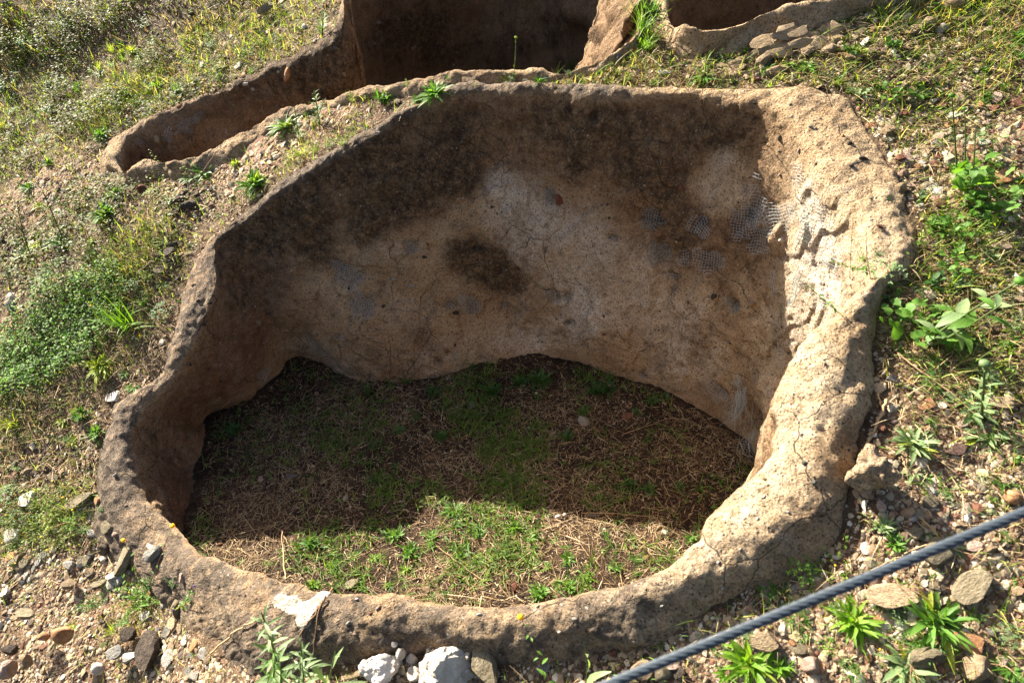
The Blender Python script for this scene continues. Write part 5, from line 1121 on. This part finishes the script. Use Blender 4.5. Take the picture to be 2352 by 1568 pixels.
twig([(2015,905),(2022,930),(2030,938)], .003, 'short fork of the pale twig at the right rim', M_TWIG)
twig([(650,1222),(652,1260),(656,1340)], .0028, 'long pale straw standing out at the edge of floor and shadow', M_TWIG, .01)
twig([(648,1222),(662,1250),(682,1272)], .0024, 'short pale straw crossing the long one at the floor edge', M_TWIG, .01)
twig([(1335,1235),(1190,1200),(1170,1100)][::-1][:2]+[(1050,1130)], .0012, 'thin straw lying across the shaded floor', M_TWIG, .006)
twig([(1335,1180),(1400,1182),(1490,1188)], .002, 'golden straw along the shadow edge at the right of the floor', M_TWIG, .006)
twig([(1010,1260),(1060,1300),(1125,1345)], .0022, 'diagonal dry stalk on the sunlit floor', M_TWIG, .006)
twig([(495,1500),(545,1450),(592,1420),(640,1388)][:0] or [(490,1500),(560,1440),(600,1418)], .003, 'straight dry stalk on the gravel below the near left rim', M_TWIG, .006)
twig([(28,880),(60,930),(82,980)], .003, 'bent dry twig on the bare soil at left', M_TWIG, .006)
twig([(172,860),(174,900),(168,940)], .002, 'thin dry twig under the bright rosette', M_TWIG, .006)
twig([(60,955),(75,985),(90,1020)], .002, 'second dry twig on the bare soil at left', M_TWIG, .006)
twig([(500,350),(470,395),(440,415)], .002, 'dark thin twig below the near rim of the long pit', M_TWIGD, .01)
twig([(2110,1190),(2170,1255),(2260,1290)], .002, 'dry stem under the cable at right', M_TWIG, .01)
twig([(2060,820),(2100,850),(2170,900),(2240,960)], .002, 'long dry stem right of the rim foot', M_TWIG, .01)
twig([(2130,1250),(2060,1280),(2000,1310)], .002, 'fallen stem crossing beneath the cable', M_TWIG, .01)
twig([(310,700),(345,720),(385,760)], .002, 'dark bent twig near the tall grass clump', M_TWIGD, .02)
twig([(1110,960),(1080,1000),(1060,1010)], .002, 'short straw near the grey chip in the shade', M_TWIG, .006)
twig([(1430,1000),(1540,960),(1600,975)], .0016, 'straw lying before the right end of the back wall', M_TWIG, .006)

# ------------------------------------------------------------------ ground cover nobody could count: straw, litter, grass, clover mat
def blades(P, az, el, L, Wd, cols, bend, seg=2, seed=0):
    """vectorised curved blades: (seg+1)*2 vertices each"""
    n = len(P); t = np.linspace(0, 1, seg+1); d = np.stack([np.cos(az), np.sin(az)], -1); s = np.stack([-np.sin(az), np.cos(az)], -1)
    V = np.zeros((n, seg+1, 2, 3))
    for k, tt in enumerate(t):
        e = el-bend*tt; hx = np.cos(e)*L*tt; z = np.sin(el-bend*tt*.5)*L*tt; w = Wd*(1-tt*.85)*.5
        c = np.concatenate([P[:, :2]+d*hx[:, None], (P[:, 2]+z)[:, None]], 1)
        off = np.concatenate([s*w[:, None], (w*.35)[:, None]], 1)
        V[:, k, 0] = c+off; V[:, k, 1] = c-off
    b = (np.arange(n)*(seg+1)*2)[:, None, None]; base = np.array([[2*k, 2*k+1, 2*k+3, 2*k+2] for k in range(seg)])[None]
    return V.reshape(-1, 3), (b+base).reshape(-1, 4), np.repeat(cols, (seg+1)*2, 0)
def ctint(n, pal, r, lo=.7, hi=1.2): pal = np.array(pal); return pal[r.integers(0, len(pal), n)]*r.uniform(lo, hi, (n, 1))
STRAWC = [(.42,.29,.15),(.52,.38,.21),(.30,.19,.10),(.22,.13,.07),(.60,.47,.30),(.14,.085,.05)]
GRASSC = [(.16,.27,.03),(.22,.32,.045),(.11,.21,.025),(.28,.34,.06),(.34,.36,.09),(.08,.15,.025)]
def dens_from(bl, base): return lambda x, y, px, py: np.clip(blobfield(x, y, bl)+base, 0, 1)
D_STRAW = [(150,1000,240,90,1.),(200,900,200,60,.8),(2200,600,200,260,.8),(2150,850,160,120,.8),(700,300,260,50,.6),(1350,185,420,14,.9),(1900,170,400,60,.9),(200,300,300,100,.5),(2250,1450,200,120,.1),(330,800,60,140,.7),(60,60,300,120,.6),(500,180,200,60,.5),(280,420,200,60,.5),(2180,230,160,60,.6),(1840,1330,120,60,.6),(1650,140,200,30,.8)]
D_GR = [(330,230,200,60,.9),(40,260,100,80,.7),(100,80,300,90,.3),(520,150,200,50,.8),(430,220,130,40,1.2),(100,350,100,30,.5),(1800,150,330,54,1.1),(2150,130,240,80,.75),(2250,60,160,50,.5),(1660,150,160,30,.8),(2210,480,110,160,.3),(2200,680,150,110,.35),(90,1190,130,50,1.),(300,590,130,46,.8),(120,560,80,40,.35),(60,930,120,60,.4),(2280,1010,120,160,.4),
 (2200,1480,220,80,.12),(1800,1360,140,50,.7),(700,340,60,40,.6),(1340,178,120,12,.8),(810,300,80,36,.5),(330,1370,80,50,.5),(2300,820,90,120,.5),(260,700,100,80,.6)]
P_, r = scatter(64000, lambda x, y, px, py: np.clip(blobfield(x, y, D_STRAW)+.16, 0, 1)*(1-.75*np.exp(-((px-2120)/260)**2-((py-1400)/130)**2)), 6.5, 3); n = len(P_)
fs = .8+.10*P_[:, 1]
V, F, cl = blades(P_+[0, 0, .003], r.uniform(0, 6.28, n), r.uniform(-.05, .35, n)**1.0, np.clip(r.lognormal(math.log(.03), .5, n), .012, .10)*fs, r.uniform(.0012, .0028, n)*fs, ctint(n, STRAWC, r), r.uniform(0, .5, n), 2)
tag(obj('straw_litter', mesh_from('straw_litter', V, F, M_STRAW, True, {'col': cl})), 'dry straw and stalk litter over the soil', None, None, 'stuff')
gm = lambda x, y: .3+.7*smooth(-.2, .25, fbm(xy0(x, y), 3.2, 4, 44))
P_, r = scatter(90000, lambda x, y, px, py: np.clip(blobfield(x, y, D_GR)*1.0+.06, 0, 1)*gm(x, y), 6.5, 4); n = len(P_)
fs = .8+.12*P_[:, 1]; dry = r.random(n) < .35
cols = np.where(dry[:, None], ctint(n, STRAWC[:5], r)*.9, ctint(n, GRASSC, r))
V, F, cl = blades(P_, r.uniform(0, 6.28, n), r.uniform(.5, 1.4, n), np.clip(r.lognormal(math.log(.030), .45, n), .01, .09)*fs, r.uniform(.0018, .0042, n)*fs, cols, r.uniform(0, 1.2, n), 3)
tag(obj('short_grass', mesh_from('short_grass', V, F, M_GRASS, True, {'col': cl})), 'short mixed grass over the slope', None, None, 'stuff')
def leaflets(P, sz, cols, r, fold=.3):
    n = len(P); az = r.uniform(0, 6.28, n); d = np.stack([np.cos(az), np.sin(az), r.uniform(-.3, .8, n)], -1)*sz[:, None]; s = np.stack([-np.sin(az), np.cos(az), r.uniform(-.4, .4, n)], -1)*(sz*.36)[:, None]
    V = np.stack([P, P+d*.5+s, P+d, P+d*.5-s], 1); b = (np.arange(n)*4)[:, None]
    return V.reshape(-1, 3), b+np.arange(4)[None], np.repeat(cols, 4, 0)
def herb_cover(name, label, n, dens, hgt, size, pal, seed, ymax=6.5, flow=.0, clump=5.0, thr=(-.15, .3)):
    P_, r = scatter(n, lambda x, y, px, py: dens(x, y, px, py)*smooth(thr[0], thr[1], fbm(xy0(x, y), clump, 3, seed+70)), ymax, seed); n = len(P_)
    q = np.repeat(P_, 4, 0)+np.random.default_rng(seed).normal(0, .009, (n*4, 3)); n4 = len(q); fs = .8+.13*q[:, 1]
    hh = hgt*(.35+.65*smooth(-.2, .4, fbm(xy0(q[:, 0], q[:, 1]), 5, 3, seed+70))); q[:, 2] = Hg(q[:, 0], q[:, 1])+r.random(n4)**.8*hh*fs
    cols = ctint(n4, pal, r); 
    if flow: fl = r.random(n4) < flow; cols[fl] = (.8, .55, .02)
    V, F, cl = leaflets(q, r.uniform(.6, 1.3, n4)*size*fs, cols, r)
    tag(obj(name, mesh_from(name, V, F, M_GRASS, False, {'col': cl})), label, None, None, 'stuff')
herb_cover('low_scrub', 'low feathery scrub over the far slope', 24000, dens_from([(200,200,330,160,1.),(60,60,300,120,1.),(520,130,220,80,1.),(450,60,200,60,.7),(40,310,100,50,.7)], 0), .06, .011, [(.10,.16,.02),(.15,.22,.03),(.22,.29,.04),(.06,.10,.015),(.20,.15,.06),(.10,.07,.035),(.06,.045,.025)], 5, 7.0, .004, 5.0, (-.05, .3))
herb_cover('clover_mat', 'thick clover mat on the left slope', 16000, lambda x, y, px, py: smooth(.38, .5, blobfield(x, y, [(90,800,120,60,1.),(160,740,120,60,.8),(40,850,80,30,.8),(230,700,80,50,.5)])+.25*fbm(xy0(x, y), 6, 3, 2)), .09, .010, [(.11,.26,.018),(.16,.33,.03),(.06,.15,.014),(.22,.38,.045),(.035,.09,.01)], 6, 4, .004, 3.0, (-.9, -.5))
herb_cover('clover_mat', 'thinner clover carpet between the scree and the left rim', 9000, dens_from([(270,590,90,36,1.),(310,640,60,36,.7),(200,640,60,40,.5),(110,1190,110,36,.9),(1850,1310,60,26,1.),(1780,1360,60,24,1.),(2160,620,120,60,.6),(2180,450,110,100,.5),(360,700,40,40,.6),(1840,1420,80,40,.5),(2290,760,80,80,.4)], 0), .04, .010, [(.14,.24,.03),(.19,.29,.04),(.09,.17,.02),(.24,.30,.05)], 7, 4, .006)
# the floor of the pit: trodden straw and small grass
def floor_pts(n, seed, dens=None):
    r = np.random.default_rng(seed); x = r.uniform(-1.6, 1.35, n*3); y = r.uniform(.6, 2.9, n*3); ok = inpoly(x, y, RC1i); x, y = x[ok], y[ok]
    if dens is not None:
        z = floorF(x, y); px, py, _ = proj(np.stack([x, y, z], -1)); k = r.random(len(x)) < dens(x, y, px, py); x, y = x[k], y[k]
    x, y = x[:n], y[:n]; return np.stack([x, y, floorF(x, y)], -1), r
P_, r = floor_pts(42000, 21, lambda x, y, px, py: .35+.65*smooth(-.3, .3, fbm(xy0(x, y), 4, 3, 9))); n = len(P_)
V, F, cl = blades(P_+[0, 0, .003], r.uniform(0, 6.28, n), r.uniform(-.02, .4, n), np.clip(r.lognormal(math.log(.024), .6, n), .008, .16), r.uniform(.001, .0026, n), ctint(n, STRAWC, r), r.uniform(0, .5, n), 2)
tag(obj('straw_litter', mesh_from('straw_litter', V, F, M_STRAW, True, {'col': cl})), 'matted straw on the floor of the large pit', None, None, 'stuff')
def dfl(x, y, px, py):
    g = np.exp(-((px-1050)/260)**2-((py-1060)/130)**2)+.7*np.exp(-((px-1000)/420)**2-((py-1260)/60)**2)+.6*np.exp(-((px-1300)/300)**2-((py-1330)/50)**2)+.8*np.exp(-((px-1250)/160)**2-((py-880)/40)**2)+.10
    return np.clip(g, 0, 1)*smooth(-.25, .3, fbm(xy0(x, y), 5, 3, 19))
P_, r = floor_pts(11000, 22, dfl); n = len(P_); k = 4
q = np.repeat(P_, k, 0); nq = len(q)
V, F, cl = blades(q, r.uniform(0, 6.28, nq), r.uniform(.3, 1.3, nq), r.uniform(.018, .05, nq), r.uniform(.003, .0062, nq), ctint(nq, [(.10,.20,.03),(.14,.24,.04),(.07,.15,.022),(.19,.27,.05)], r), r.uniform(0, 1.3, nq), 3)
tag(obj('short_grass', mesh_from('short_grass', V, F, M_GRASS, True, {'col': cl})), 'small green grass sprouting on the pit floor', None, None, 'stuff')
P_, r = floor_pts(3500, 23); n = len(P_); sz = np.clip(r.lognormal(math.log(.004), .5, n), .002, .012)
V, Fc, cl = rocks_np(P_, sz*1.3, r.uniform(.35, .9, n), r.uniform(0, 6.28, n), palcols(n, (2,2,2,2,1,2,1,1,1,1,1,1), r), (0, 0), 6)
tag(obj('gravel', mesh_from('gravel', V, Fc, M_GRAVEL, False, {'col': cl})), 'fine grit on the floor of the large pit', None, None, 'stuff')
# yellow flowers scattered in the herbs
YF = [(212,115),(190,400),(230,512),(507,562),(10,438),(68,465),(118,1195)]
fl_pts = [(126,1112),(113,1270),(137,1337),(302,1367),(42,1300),(4,1293),(1815,1302),(1912,1310),(1760,1325),(1748,1337),(2013,1502),(2048,1298),(172,1178),(100,1240),(60,1230),(20,1190),(150,1150),(1990,1296),(1770,1330),(2160,25),(2200,40),(2230,20),(770,150),(390,70),(455,140),(470,195),(560,45)]
V0 = ico(1)[0]
for (px, py) in fl_pts:
    p, n, d, on = surf(px, py)
    if on != 'ground': continue
    key = 'yf'
    if key not in PLM: PLM[key] = mesh_from('yellow_flower', V0*np.array([1, 1, .5]), ico(1)[1], M_YELLOW)
    o = obj('yellow_flower', PLM[key], None, p+Vector((0, 0, .022))); s_ = 3.0*mpp(p); o.scale = (s_, s_, s_)
    st = obj('stem', mesh_from('stem', *tube_np([(0, 0, -.03/s_), (0, 0, 0)], .12, 4), M_STEM), o)
    tag(o, autolabel('tiny yellow flower', px, py), 'flower', 'tiny yellow flowers in the herbs')

# ------------------------------------------------------------------ the steel cable across the foreground, with the posts that hold it (outside the picture)
a_ = CAMV+Vector(rays(1330, 1570)[0])*.60; b_ = CAMV+Vector(rays(2352, 1146)[0])*.62; dr_ = (b_-a_).normalized()
e0, e1 = a_-dr_*1.0, b_+dr_*1.4; Lc = (e1-e0).length
root = empty('steel_cable', e0, 'dark blue-grey twisted steel cable stretched across the lower right foreground', 'cable')
ts = np.linspace(0, 1, int(Lc/.0045)); ax = np.array(e1-e0)[None]*ts[:, None]; ax[:, 2] -= .03*4*ts*(1-ts)-.0
ax[:, 2] += .0285*4*.5*.5*0
u_ = np.array(dr_.cross(Vector((0, 0, 1))).normalized()); v_ = np.cross(np.array(dr_), u_)
V, F = tube_np(ax, .0026, 6); obj('core', mesh_from('core', V, F, M_CABLE), root)
for k in range(6):
    th = ts*Lc/.055*2*math.pi+k*math.pi/3; pts = ax+.0031*(np.cos(th)[:, None]*u_+np.sin(th)[:, None]*v_)
    V, F = tube_np(pts, .0018, 6); obj('strand', mesh_from('strand', V, F, M_CABLE), root)
for e, lab in ((e0, 'steel post holding the lower end of the cable, outside the picture'), (e1, 'steel post holding the upper end of the cable, outside the picture')):
    gz = float(Hg(np.array(e.x), np.array(e.y))); V, F = tube_np([(0, 0, gz-e.z-.2), (0, 0, .05), (0, 0, .06)], [.02, .02, .008], 12)
    o = obj('fence_post', mesh_from('fence_post', V, F, M_POST), None, e+dr_*(.0 if e is e1 else 0)); tag(o, lab, 'post')
